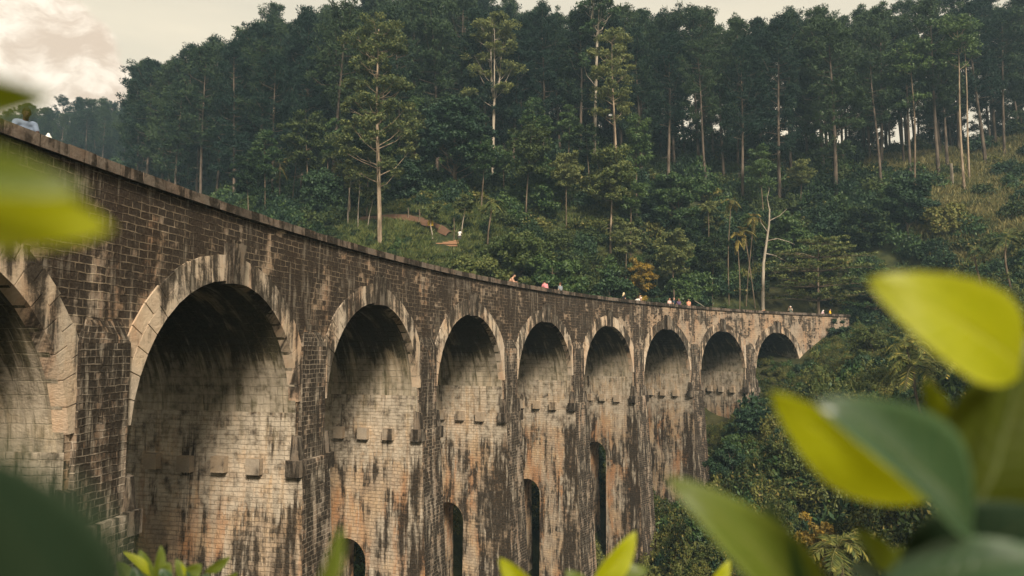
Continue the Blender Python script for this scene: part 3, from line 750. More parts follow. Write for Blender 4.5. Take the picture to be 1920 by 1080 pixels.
blist = [
 (1042, 545, 84, 396, 3.4, 'mid_leaf', 'rounded green tree in the thicket behind the parapet, under the leaning eucalyptus'),
 (1158, 552, 86, 388, 2.9, 'dark_leaf', 'dark columnar leafy tree between the round green tree and the golden shrub'),
 (962, 512, 86, 420, 3.6, 'lime_leaf', 'light green spreading tree above the parapet beside the shirtless visitor'),
 (1098, 552, 82, 448, 3.9, 'mid_leaf', 'broad low glossy tree behind the two visitors leaning on the parapet'),
 (890, 498, 82, 455, 3.0, 'lime_leaf', 'low bright bush tree just above the coping below the fruiting palm'),
 (1010, 440, 98, 352, 3.0, 'mid_leaf', 'small green tree at the forest foot beneath the leaning white trunk'),
 (1240, 440, 103, 330, 2.8, 'dark_leaf', 'dark bushy tree between the fluffy yellow-green crown and the egg-shaped one'),
 (1330, 470, 101, 372, 2.8, 'dark_leaf', 'dark bushy tree behind the yellowing palms'),
 (1470, 470, 100, 388, 2.6, 'mid_leaf', 'green bushy tree right of the bleached bare trunk'),
 (1620, 470, 99, 402, 2.7, 'under', 'dull green bush tree on the slope below the compact dark tree'),
 (1780, 470, 95, 430, 2.2, 'thicket', 'small brownish bush tree low on the grass slope'),
 (760, 440, 99, 362, 2.6, 'dark_leaf', 'dark bush tree beside the fallen log'),
 (600, 440, 96, 352, 2.6, 'dark_leaf', 'dark bush tree among the slim palms at the left'),
 (1288, 572, 96, 520, 2.4, 'mid_leaf', 'low green bush behind the group of visitors on the viaduct'),
]
for i, (u, v, D, vt, rad, lm, lab) in enumerate(blist):
    H = hgt(v, vt, D)
    E_('bushy_tree', onground(u, v, D), i, H, [(.90, rad * .55, 7), (.74, rad * .9, 13), (.54, rad, 15), (.32, rad * .95, 12), (.16, rad * .8, 7)], .14, M['tanbark'], M[lm], lab, seed=20 + i, leafn=150, leaf=(.36, .2), clr=(.75, 1.25), squash=.75)
# a loose stand of slim trees down the lower slope
LS = [E_('slim_tree', (0, 0, 0), 0, h_, [(.95, 1.2, 5), (.84, 1.9, 8), (.72, 2.0, 8), (.6, 1.5, 5)], .11, M['tanbark'], M[lm], 'slim tree of the loose stand on the lower hillside behind the viaduct', 'tree', 'slim trees on the lower slope',
         seed=70 + i, leafn=110, leaf=(.36, .15), clr=(.7, 1.2)) for i, (h_, lm) in enumerate(((11, 'mid_leaf'), (13, 'under'), (12, 'euc'), (14, 'mid_leaf')))]
k_ = 0; spots = []
while k_ < 30:
    u = rng.uniform(420, 1740); D = rng.uniform(93, 107); x = (u - 960) / F * D
    if (700 < u < 900 and D < 99) or bridge_off(x, D)[0] > -11 or any((x - a) ** 2 + (D - b_) ** 2 < 16 for a, b_ in spots): continue
    spots.append((x, D)); z = gz(x, D) - .1; sc_ = rng.uniform(.7, 1.15)
    if k_ < 4: LS[k_].location = (x, D, z); LS[k_].scale = (sc_,) * 3
    else: copy_tree(LS[k_ % 4], (x, D, z), rng.uniform(0, 6.28), sc_)
    k_ += 1
# layered flat-topped tree
def layered(loc, H, tiers, leafm, label, seed, name='layered_tree', n=46):
    rg = np.random.default_rng(seed); r = empty(name, loc, 0, label, 'tree'); tb = TB(); lf = Leaves()
    path = wavy(H * .95, .3, 10, rg); tb.tube(path, np.linspace(.2, .06, 10), 7)
    for hs, rad, nb in tiers:
        for k in range(nb):
            a = 6.283 * k / nb + rg.normal() * .25; L = rad * rg.uniform(.6, 1.05); c = np.array([np.interp(hs * H - .3, path[:, 2], path[:, i]) for i in range(3)])
            e = c + V3(math.cos(a) * L, math.sin(a) * L, .5 + rg.normal() * .2); tb.tube([c, c * .5 + e * .5 + V3(0, 0, .25), e], [.06, .04, .012], 4)
            for j in range(n // 8):
                f = rg.uniform(.3, 1.05); p = c + (e - c) * f + V3(rg.normal() * .5, rg.normal() * .5, .35)
                lf.add(puff(p, rg.uniform(.5, .85), 40, .34, .17, .28, 1.6, rg))
    child('trunk', tb.build('trunk', M['tanbark']), r); child('crown', lf.mesh('crown', leafm), r); return r
layered(onground(1535, 585, 92), hgt(585, 440, 92), [(.96, 3.2, 9), (.80, 6.4, 14), (.62, 8.0, 16), (.42, 7.5, 14), (.24, 6.8, 12)], M['lime_leaf'],
        'wide flat-layered yellow-green tree spreading behind the far end of the viaduct', 61)
layered(onground(1640, 590, 92), hgt(590, 520, 92), [(.95, 3.4, 10), (.7, 4.6, 12), (.4, 4.2, 10)], M['mid_leaf'],
        'lower layered green tree beside the viaduct end, right of the wide flat one', 62)
sp_ = P(63.5, 4.0, 0); g_ = gz(sp_[0], sp_[1])
layered((sp_[0], sp_[1], g_), at(0, 778, sp_[1])[2] - g_, [(.95, .8, 6), (.80, 1.7, 8), (.62, 2.3, 9), (.45, 2.6, 9), (.30, 2.4, 8)], M['dark_leaf'],
        'young dark tree with level branches growing against the viaduct piers', 63, 'young_tree', 60)
# golden shrub
E_('golden_shrub', onground(1197, 572, 94), 0, hgt(572, 500, 94), [(.9, .9, 5), (.7, 1.6, 8), (.45, 1.9, 8), (.25, 1.6, 6)], .08, M['tanbark'], M['gold_leaf'],
   'golden-leaved shrub behind the fair-haired visitor', 'shrub', seed=50, leafn=110, leaf=(.3, .17), clr=(.5, .9))
# bleached bare tree
def bare_tree(loc, paths, label):
    r = empty('bare_tree', loc, 0, label, 'tree'); tb = TB(); tw = TB()
    for k, (p, r0, r1) in enumerate(paths):
        (tb if k == 0 else tw).tube(np.array(p, float), np.linspace(r0, r1, len(p)), 6)
    child('trunk', tb.build('trunk', M['whitebark'], True), r); child('branch', tw.build('branch', M['whitebark'], True), r)
g_ = onground(1430, 572, 94.5); s_ = 94.5 / F
def rel(pts_, u0=1430, v0=572, dy=0): return [((u - u0) * s_, dy * k / max(1, len(pts_) - 1), (v0 - v) * s_) for k, (u, v) in enumerate(pts_)]
bare_tree(g_, [(rel([(1430, 590), (1432, 530), (1434, 490), (1441, 450), (1447, 415), (1449, 385)]), .26, .10),
               (rel([(1440, 447), (1460, 443), (1480, 450), (1489, 456)], dy=-1), .08, .02), (rel([(1436, 470), (1458, 474), (1478, 483), (1490, 488)], dy=1), .08, .02),
               (rel([(1448, 408), (1468, 398), (1482, 385)]), .07, .02), (rel([(1449, 390), (1445, 365), (1450, 345)]), .07, .02), (rel([(1444, 430), (1432, 412), (1428, 395)]), .06, .02)],
          'bleached bare tree with two crooked side branches, right of the yellowing palms')
g_ = onground(1700, 330, 108)
bare_tree(onground(1784, 335, 106), [([(0, 0, 0), (.1, 0, 2.0), (.05, 0, 4.0)], .26, .22), ([(.05, 0, 3.0), (.5, .1, 3.4)], .06, .02)], 'short dead snag trunk at the top of the grass slope')
# --- palms
def frond(base, a, el, L, droop, tb, lf, rg, leafw=.07, npair=22, ll=.55):
    t = np.linspace(0, 1, 9); d = V3(math.cos(a), math.sin(a), 0)
    p = base + d * (L * t * math.cos(el))[:, None] * (1 - .15 * t)[:, None] + V3(0, 0, 1) * (L * (t * math.sin(el) - droop * t ** 2))[:, None]
    tb.tube(p, np.linspace(.035, .008, 9), 4)
    side = np.cross(d, V3(0, 0, 1)); tan = np.gradient(p, axis=0); tan /= np.linalg.norm(tan, axis=1)[:, None]
    f = np.linspace(.14, .99, npair); c = np.stack([np.interp(f, t, p[:, i]) for i in range(3)], 1); tg = np.stack([np.interp(f, t, tan[:, i]) for i in range(3)], 1)
    for s in (-1, 1):
        ax = unit(side * s * .95 + tg * .55 + V3(0, 0, -.30) + rg.normal(size=(npair, 3)) * .12)
        ln = ll * L / 2.2 * np.sin(np.pi * np.clip(f * .85 + .12, 0, 1)) ** .6
        lf.add(leaf_quads(c + ax * ln[:, None] / 2, ax, unit(np.cross(ax, tg) * s + V3(0, 0, .6)), ln, leafw * (1 + 0 * ln)))
def palm(loc, H, nf, L, leafm, label, seed, lean=(0, 0), r0=.11, droop=.7, low=None, cat='palm', group=None, name='palm_tree', leafw=.10, elr=(-5, 70)):
    rg = np.random.default_rng(seed); r = empty(name, loc, 0, label, cat, group); tk = TB(); tb = TB(); lf = Leaves()
    path = wavy(H, .25, 10, rg, lean); tk.tube(path, np.linspace(r0, r0 * .7, 10), 7)
    for k in range(nf):
        frond(path[-1], k * 2.4 + rg.normal() * .3, R_(rg.uniform(*elr)), L * rg.uniform(.75, 1.1), droop * rg.uniform(.6, 1.3), tb, lf, rg, leafw)
    if low:
        for k in range(low): frond(path[-1] - V3(0, 0, .4), k * 2.1 + rg.normal() * .4, R_(rg.uniform(-70, -25)), L * rg.uniform(.6, .9), .35, tb, lf, rg, leafw)
    me = tk.build('trunk', M['tanbark'], True); child('trunk', me, r)
    fm = MB(); fm.add(np.concatenate(tb.V), np.concatenate(tb.Q), None, 0); fm.add(np.concatenate(lf.V), np.concatenate(lf.Q), None, 1)
    child('fronds', fm.build('fronds', [M['greenstem'], leafm]), r); return r
plist = [
 (1367, 575, 95, 372, 7, 1.9, 'drypalm', (.2, 0), 'straight slim palm with sparse yellowing fronds, first of the pale palms behind the far viaduct'),
 (1386, 575, 94, 436, 8, 1.9, 'drypalm', (.6, 0), 'low slim palm with hanging golden fronds behind the far viaduct'),
 (1399, 575, 95, 402, 9, 2.1, 'drypalm', (1.0, 0), 'tallest of the golden palms, between a low one and a crooked one'),
 (1416, 575, 94.5, 428, 8, 2.0, 'drypalm', (-.9, 0), 'crooked slim palm with golden fronds nearest the bleached bare tree'),
 (1325, 552, 97, 384, 9, 1.9, 'palm', (.3, 0), 'green slim palm with a few yellow fronds left of the golden palms'),
 (914, 462, 87, 374, 11, 2.3, 'palm', (.1, 0), 'areca palm with a yellow fruiting head above the parapet'),
 (522, 420, 101, 300, 10, 2.3, 'drypalm', (.2, 0), 'olive palm at the left end of the palm group on the hillside'),
 (548, 425, 100, 285, 10, 2.4, 'palm', (-.2, 0), 'second palm from the left in the hillside group, dark head'),
 (576, 425, 102, 296, 10, 2.3, 'drypalm', (.1, 0), 'middle palm of the hillside group, yellowish head'),
 (607, 430, 100, 290, 10, 2.3, 'palm', (.3, 0), 'dark-headed palm right of the middle of the hillside group'),
 (630, 430, 98, 302, 10, 2.2, 'drypalm', (.1, 0), 'slender golden-headed palm at the right end of the hillside group'),
 (1838, 880, 50, 640, 20, 3.6, 'slopepalm', (.1, 0), 'tall feathery palm rising above the big pale-rimmed tea leaf'),
 (1735, 860, 55, 676, 19, 3.4, 'slopepalm', (-.3, 0), 'feathery yellow-tipped palm left of its taller neighbour on the slope'),
 (1795, 760, 62, 606, 18, 3.2, 'slopepalm', (.2, 0), 'smaller palm behind the yellow-green leaf on the right slope'),
 (1700, 790, 60, 640, 16, 3.0, 'slopepalm', (.2, 0), 'small bushy palm low on the slope left of the feathery ones'),
 (1890, 800, 58, 620, 18, 3.2, 'slopepalm', (0, 0), 'palm partly hidden by the big yellow-green leaf at the right edge'),
 (1838, 560, 78, 462, 13, 2.4, 'palm', (.1, 0), 'dark palm above the tip of the top tea leaf'),
 (1898, 560, 74, 440, 14, 2.6, 'palm', (.1, 0), 'dark palm at the right edge below the grass slope'),
 (1560, 1085, 38, 1010, 16, 2.6, 'slopepalm', (.1, 0), 'low spiky palm at the bottom of the thicket'),
 (1690, 1010, 40, 890, 16, 2.8, 'palm', (.1, 0), 'dark spiky palm under the pale-rimmed tea leaf'),
]
for i, (u, v, D, vt, nf, L, lm, ln, lab) in enumerate(plist):
    g_ = onground(u, v, D); H = max(1.2, at(u, vt, D)[2] - g_[2] - .4)
    palm(g_, H, nf, L, M[lm], lab, 300 + i, ln, .075 if D > 90 else .12, .75, low=3 if lm == 'drypalm' else None)
# slim saplings with pale stems
slist = [(652, 432, 90, 318, 'leftmost'), (671, 432, 89, 322, 'second'), (690, 436, 89, 360, 'third'), (811, 452, 86, 392, ''), (866, 446, 88, 372, '')]
for i, (u, v, D, vt, w_) in enumerate(slist):
    lab = {0: 'slim sapling with a pale stem left of the tallest eucalyptus, the one farthest from it', 1: 'slim pale-stemmed sapling left of the tallest eucalyptus, in the middle of three',
           2: 'shortest slim sapling close to the trunk of the tallest eucalyptus', 3: 'thin pale pole-like sapling by the yellow sign', 4: 'slim sapling on the bank behind the person in white'}[i]
    g_ = onground(u, v, D)
    E_('sapling', g_, i, at(u, vt, D)[2] - g_[2], [(.95, .7, 5), (.82, 1.0, 6)], .085, M['whitebark'], M['euc'], lab, seed=80 + i, leafn=70, leaf=(.32, .14), clr=(.4, .7))
# banana plants
def banana(loc, H, label, seed):
    rg = np.random.default_rng(seed); r = empty('banana_plant', loc, 0, label, 'plant'); tb = TB(); tb.tube([(0, 0, -.2), (0, 0, H * .5)], [.16, .1], 8)
    lf = Leaves()
    for k in range(8):
        a = k * 2.4; t = np.linspace(0, 1, 9); el = R_(rg.uniform(30, 75)); L = H * .75
        p = V3(0, 0, H * .45) + V3(math.cos(a), math.sin(a), 0) * (L * t * math.cos(el))[:, None] + V3(0, 0, 1) * (L * (t * math.sin(el) - .55 * t ** 2))[:, None]
        s = V3(-math.sin(a), math.cos(a), 0); wd = (.34 * np.sin(np.pi * np.clip(.12 + .86 * t, 0, 1)) ** .7)[:, None]
        V = np.concatenate([p + s * wd - V3(0, 0, .12) * wd, p, p - s * wd - V3(0, 0, .12) * wd]); i_ = np.arange(8)
        lf.add((V, np.concatenate([np.stack([i_, i_ + 1, i_ + 10, i_ + 9], 1), np.stack([i_ + 9, i_ + 10, i_ + 19, i_ + 18], 1)])))
    child('stem', tb.build('stem', M['greenstem'], True), r); child('leaves', lf.mesh('leaves', M['banana']), r)
banana(onground(1232, 528, 97), hgt(528, 474, 97), 'banana plant at the foot of the forest behind the golden shrub', 1)
banana(onground(1438, 985, 52), 3.6, 'banana plant with broad pale leaves in the dark thicket below the far piers', 2)
# --- leaf masses nobody could count: scattered shrubs under the wood and over the slope
def shrub_mesh(seed, leafm, n=26, R=1.0, leaf=(.2, .11), per=34, h=1.0):
    rg = np.random.default_rng(seed); lf = Leaves(); tb = TB()
    for k in range(n):
        a = rg.uniform(0, 6.28); rr = R * math.sqrt(rg.random()); z = h * (1 - .65 * (rr / R) ** 2) * rg.uniform(.35, 1)
        lf.add(puff((rr * math.cos(a), rr * math.sin(a), z), rg.uniform(.22, .42) * R, per, leaf[0], leaf[1], .8, .8, rg))
    return lf.mesh('shrub', leafm)
def grass_mesh(seed, leafm, n=70):
    rg = np.random.default_rng(seed); c = rg.normal(size=(n, 3)) * V3(.4, .4, 0); ax = unit(rg.normal(size=(n, 3)) * V3(.5, .5, .1) + V3(0, 0, 1)); L = rg.uniform(.35, .8, n)
    lf = Leaves(); lf.add(leaf_quads(c + ax * L[:, None] / 2, ax, rg.normal(size=(n, 3)), L, .07)); return lf.mesh('tuft', leafm)
def scatter(name, pos, scl, meshes, label, cat='undergrowth'):
    """one object whose geometry nodes set a shrub at every point"""
    n = len(pos); me = bpy.data.meshes.new(name); me.vertices.add(n); me.vertices.foreach_set('co', np.asarray(pos, np.float32).ravel())
    for k, tp, v in (('scl', 'FLOAT_VECTOR', scl), ('rot', 'FLOAT_VECTOR', np.stack([rng.normal(size=n) * .12, rng.normal(size=n) * .12, rng.uniform(0, 6.28, n)], 1)), ('pick', 'INT', rng.integers(len(meshes), size=n))):
        at_ = me.attributes.new(k, tp, 'POINT')
        at_.data.foreach_set('vector' if tp != 'INT' else 'value', np.asarray(v, np.float32 if tp != 'INT' else np.int32).ravel())
    o = link(name, me); tag(o, label, cat, None, 'stuff')
    ng = bpy.data.node_groups.new(name, 'GeometryNodeTree')
    ng.interface.new_socket('Geometry', in_out='INPUT', socket_type='NodeSocketGeometry'); ng.interface.new_socket('Geometry', in_out='OUTPUT', socket_type='NodeSocketGeometry')
    N = ng.nodes; L = ng.links; gi, go = N.new('NodeGroupInput'), N.new('NodeGroupOutput')
    iop = N.new('GeometryNodeInstanceOnPoints'); g2i = N.new('GeometryNodeGeometryToInstance')
    for m_ in meshes[::-1]:
        ob = bpy.data.objects.new(m_.name, m_); oi = N.new('GeometryNodeObjectInfo'); oi.inputs[0].default_value = ob; oi.inputs['As Instance'].default_value = True
        L.new(oi.outputs['Geometry'], g2i.inputs[0])
    def attr(nm, tp):
        a = N.new('GeometryNodeInputNamedAttribute'); a.data_type = tp; a.inputs[0].default_value = nm; return a.outputs[0]
    L.new(gi.outputs[0], iop.inputs['Points']); L.new(g2i.outputs[0], iop.inputs['Instance']); iop.inputs['Pick Instance'].default_value = True
    L.new(attr('pick', 'INT'), iop.inputs['Instance Index']); L.new(attr('scl', 'FLOAT_VECTOR'), iop.inputs['Scale'])
    e2r = N.new('FunctionNodeEulerToRotation'); L.new(attr('rot', 'FLOAT_VECTOR'), e2r.inputs[0]); L.new(e2r.outputs[0], iop.inputs['Rotation'])
    L.new(iop.outputs[0], go.inputs[0])
    md = o.modifiers.new('scatter', 'NODES'); md.node_group = ng; return o
def sample(n, f):
    u = rng.uniform(-60, 1990, n); D = f(n); return (u - 960) / F * D, D, u
scatter('far_wood', BACK[:, :3] - V3(0, 0, .1), np.stack([np.clip(BACK[:, 3], .75, 1.2)] * 2 + [BACK[:, 3]], 1), [merged(k) for k in range(3)], 'dark mass of the wood filling in behind the front rows of pines', 'wood')
tr = [onground(u, v, D) for u, v, D in ((676, 418, 93), (705, 421, 92.5), (735, 420, 92.5), (765, 424, 91.5), (795, 432, 90), (820, 442, 88.5), (842, 452, 87.5))]
TR = np.array(tr + [onground(830, 463, 85.5)])
def off_path(x, y, d):
    q = np.stack([np.interp(np.linspace(0, 7, 60), np.arange(8), TR[:, i]) for i in range(2)], 1)
    return (((x[:, None] - q[None, :, 0]) ** 2 + (y[:, None] - q[None, :, 1]) ** 2).min(1)) > d * d
sh_dark = [shrub_mesh(900 + k, M[('under', 'mid_leaf', 'under', 'dark_leaf', 'thicket')[k]], 40, 1.7, (.30, .16), 40, (1.9, 2.6, 1.4, 3.0, 1.2)[k]) for k in range(5)]
x, y, u = sample(5200, lambda n: rng.uniform(66, 172, n))
off, arc = bridge_off(x, y)
ok = ((off < -9.5) | (arc > 89)) & (y < 170)
z = ground(x, y)
grassy = (x > 58) & (z > 15)
ok &= off_path(x, y, 2.6)
ok &= ~(grassy & (rng.random(len(x)) < .86))
clear = (np.abs(u - 775) < 105) & (y > 83) & (y < 93); ok &= ~(clear & (rng.random(len(x)) < .35))
low = (np.abs(u - 780) < 190) & (y < 93)
low = low[ok]; x, y, z = x[ok], y[ok], z[ok]; s = np.where(low, .45, 1) * rng.uniform(.45, 1.25, len(x)) * np.where(y > 100, 1.3, 1.0)
scatter('forest_undergrowth', np.stack([x, y, z - .15], 1), np.stack([s, s, s * rng.uniform(.8, 1.4, len(x))], 1), sh_dark, 'dense dark undergrowth of shrubs and ferns beneath the hillside pines')
sh_th = [shrub_mesh(950 + k, M[('thicket', 'thicket', 'mid_leaf', 'thicket', 'lime_leaf', 'thicket', 'dark_leaf', 'lime_leaf')[k]], (30, 30, 22, 34, 26, 30, 24, 14)[k], 1.0,
                    ((.15, .085), (.12, .07), (.24, .12), (.15, .085), (.13, .08), (.16, .09), (.26, .14), (.14, .06))[k], (46, 56, 30, 46, 50, 46, 30, 60)[k], (1.0, 1.25, .9, 1.1, 1.5, .8, 1.6, 2.4)[k]) for k in range(8)]
def field(x, y): return .5 + .22 * np.sin(x * .31 + 1.3 * np.sin(y * .17)) + .18 * np.sin(y * .43 + 1.7 * np.sin(x * .23) + 2) + .12 * np.sin(x * .9 + y * .7)
n = 5200
u = rng.uniform(1150, 2000, n); D = 26 + 66 * rng.random(n) ** .8; x = (u - 960) / F * D; y = D
off, arc = bridge_off(x, y); z = ground(x, y)
ok = (((off > 1.1) & (arc < 84)) | ((arc >= 84) & (off > .9))) & (arc > 38) & (y > 24)
ok &= z < 2.8 + .0 * x + np.where(x > 50, 9, 0)
x, y, z = x[ok], y[ok], z[ok]; s = (.45 + 1.25 * np.clip(field(x, y), 0, 1) ** 1.5) * rng.uniform(.7, 1.35, len(x)) * np.where(y < 45, .8, 1.0)
off, arc = bridge_off(x, y); s = s * np.where((arc > 68) & (off < 12), .40, 1.0)
scatter('slope_thicket', np.stack([x, y, z - .12], 1), np.stack([s, s, s * rng.uniform(.7, 1.6, len(x))], 1), sh_th, 'thick mixed scrub covering the slope right of the viaduct')
# scrub in the valley behind and under the viaduct
n = 2200
x = rng.uniform(-30, 45, n); y = rng.uniform(14, 90, n); off, arc = bridge_off(x, y); z = ground(x, y)
ok = ((off < -9) & (off > -40)) | ((off > 1.5) & (off < 30) & (y > 22)); ok |= (np.abs(off + 3.8) < 6.5) & (arc > 42) & (arc < 80) & (np.abs((arc - SP / 2 + SP / 2) % SP - SP / 2) > 2.6)
ok &= (z < 0); x, y, z = x[ok], y[ok], z[ok]; s = rng.uniform(.9, 1.9, len(x)); s = s * np.where(bridge_off(x, y)[1] > 58, .5, 1.0)
ar = rng.uniform(55, 92, 1500); of = rng.uniform(-7.5, 11, 1500); ok = ((np.abs(ar % SP - SP / 2) > 2.5) & (ar < 79)) | (of > 1.0); q = P(ar[ok], of[ok], 0)   # low growth about the feet of the last arches
x = np.concatenate([x, q[:, 0]]); y = np.concatenate([y, q[:, 1]]); z = np.concatenate([z, ground(q[:, 0], q[:, 1])]); s = np.concatenate([s, rng.uniform(.35, .75, len(q))])
scatter('valley_scrub', np.stack([x, y, z - .2], 1), np.stack([s, s, s * 1.3], 1), sh_th[:4], 'green scrub on the valley floor and about the feet of the far arches')
for i, (u, v, D, h_, rad, lm, lab) in enumerate((
    (1395, 835, 71, 2.6, 1.5, 'mid_leaf', 'rounded bush against the foot of the last full pier'), (1462, 775, 75, 1.6, 1.2, 'dark_leaf', 'dark bush hiding the foot of the last arch'),
    (1640, 660, 74, 3.2, 1.8, 'lime_leaf', 'bright yellow-green bush high on the slope right of the viaduct end'),
    (1370, 905, 66, 4.0, 1.9, 'dark_leaf', 'dark small tree in the hollow beside the tall piers'), (1500, 830, 60, 3.4, 1.6, 'lime_leaf', 'pale-topped bush in the middle of the scrub slope'),
    (1545, 985, 46, 3.6, 1.5, 'gold_leaf', 'brownish flowering shrub above the spiky palm'), (1330, 1010, 58, 3.6, 1.8, 'mid_leaf', 'leafy bush near the foot of the tallest pier'),
    (1755, 620, 76, 3.4, 1.9, 'mid_leaf', 'green bush behind the palms on the right slope'))):
    E_('bush', onground(u, v, D), i, h_, [(.9, rad * .5, 6), (.7, rad * .85, 10), (.45, rad, 12), (.22, rad * .8, 8)], .07, M['tanbark'], M[lm], lab, 'bush', seed=120 + i, leafn=120, leaf=(.2, .11), clr=(.4, .8), squash=.8)
gg = [grass_mesh(980 + k, M['lime_leaf'], 60) for k in range(2)] + [shrub_mesh(985, M['under'], 10, .6, (.16, .08), 26, .5)]
n = 5200
u = rng.uniform(640, 1160, n); D = rng.uniform(74, 106, n); x = (u - 960) / F * D; ok = off_path(x, D, 1.5); ok &= (bridge_off(x, D)[0] < -9.5); x, D = x[ok], D[ok]; n = len(x); z = ground(x, D); s = rng.uniform(.6, 1.4, n)
scatter('bank_grass', np.stack([x, D, z - .05], 1), np.stack([s, s, s], 1), gg, 'rank green grass on the bank around the clearing', 'grass')
gm = [grass_mesh(970 + k, M['grass']) for k in range(3)]
n = 5200
u = rng.uniform(1640, 2010, n); D = rng.uniform(84, 122, n); x = (u - 960) / F * D; z = ground(x, D)
ok = (x > 56) & (z > 11); x, y, z = x[ok], D[ok], z[ok]; s = rng.uniform(.8, 1.7, len(x))
scatter('dry_grass', np.stack([x, y, z - .05], 1), np.stack([s, s, s], 1), gm, 'dry yellow grass on the open slope above the scrub', 'grass')
# shrub growing on the abutment wall
a_ = P(84.2, .9, 0); g_ = gz(a_[0], a_[1])
E_('wall_shrub', (a_[0], a_[1], min(g_, -1.0)), 0, 3.9, [(.93, .7, 6), (.72, 1.0, 9), (.5, 1.1, 9), (.28, 1.1, 8)], .07, M['tanbark'], M['dark_leaf'],
   'dark leafy shrub climbing the end wall of the viaduct', 'shrub', seed=91, leafn=120, leaf=(.22, .13), clr=(.45, .75))
# ------------------------------------------------------------------ visitors
def capsule(p0, p1, r0, r1, n=12):
    p0, p1 = np.array(p0, float), np.array(p1, float); d = p1 - p0; L = np.linalg.norm(d) + 1e-6; d /= L
    a = np.linspace(-math.pi / 2, math.pi / 2, 9); prof = [(r0 * math.sin(t), r0 * math.cos(t)) for t in a if t <= 0] + [(L + r1 * math.sin(t), r1 * math.cos(t)) for t in a if t >= 0]
    path = np.array([p0 + d * h for h, _ in prof]); rad = np.array([max(r, .001) for _, r in prof])
    ref = np.array([0, 1, 0.]) if abs(d[2]) > .7 else np.array([0, 0, 1.]); x = unit(np.cross(d, ref)); y = np.cross(d, x)
    th = np.linspace(0, 2 * np.pi, n, endpoint=False)
    V = path[:, None] + rad[:, None, None] * (x * np.cos(th)[:, None] + y * np.sin(th)[:, None])[None]
    m_ = len(path); g = np.arange(m_ * n).reshape(m_, n); h = np.roll(g, -1, 1)
    Q = np.stack([g[:-1], h[:-1], h[1:], g[1:]], -1).reshape(-1, 4)
    return V.reshape(-1, 3), Q
def ball(c, r, n=14):
    t = np.linspace(0.02, math.pi - .02, 10); th = np.linspace(0, 2 * np.pi, n, endpoint=False); r = np.array(r) * np.ones(3)
    V = np.stack([np.sin(t)[:, None] * np.cos(th), np.sin(t)[:, None] * np.sin(th), -np.cos(t)[:, None] * np.ones(n)], -1) * r + np.array(c)
    g = np.arange(10 * n).reshape(10, n); h = np.roll(g, -1, 1)
    return V.reshape(-1, 3), np.stack([g[:-1], h[:-1], h[1:], g[1:]], -1).reshape(-1, 4)
def melt(name, shapes, voxel):
    """one continuous skin from overlapping limbs"""
    mb = MB()
    for V, Q in shapes: mb.add(V, Q)
    me = mb.build('raw', []); o = bpy.data.objects.new('raw', me); col.objects.link(o)
    md = o.modifiers.new('r', 'REMESH'); md.mode = 'VOXEL'; md.voxel_size = voxel; md.use_smooth_shade = True
    sm = o.modifiers.new('s', 'SMOOTH'); sm.factor = .5; sm.iterations = 3
    out = bpy.data.meshes.new_from_object(o.evaluated_get(bpy.context.evaluated_depsgraph_get())); out.name = name
    bpy.data.objects.remove(o); bpy.data.meshes.remove(me); return out
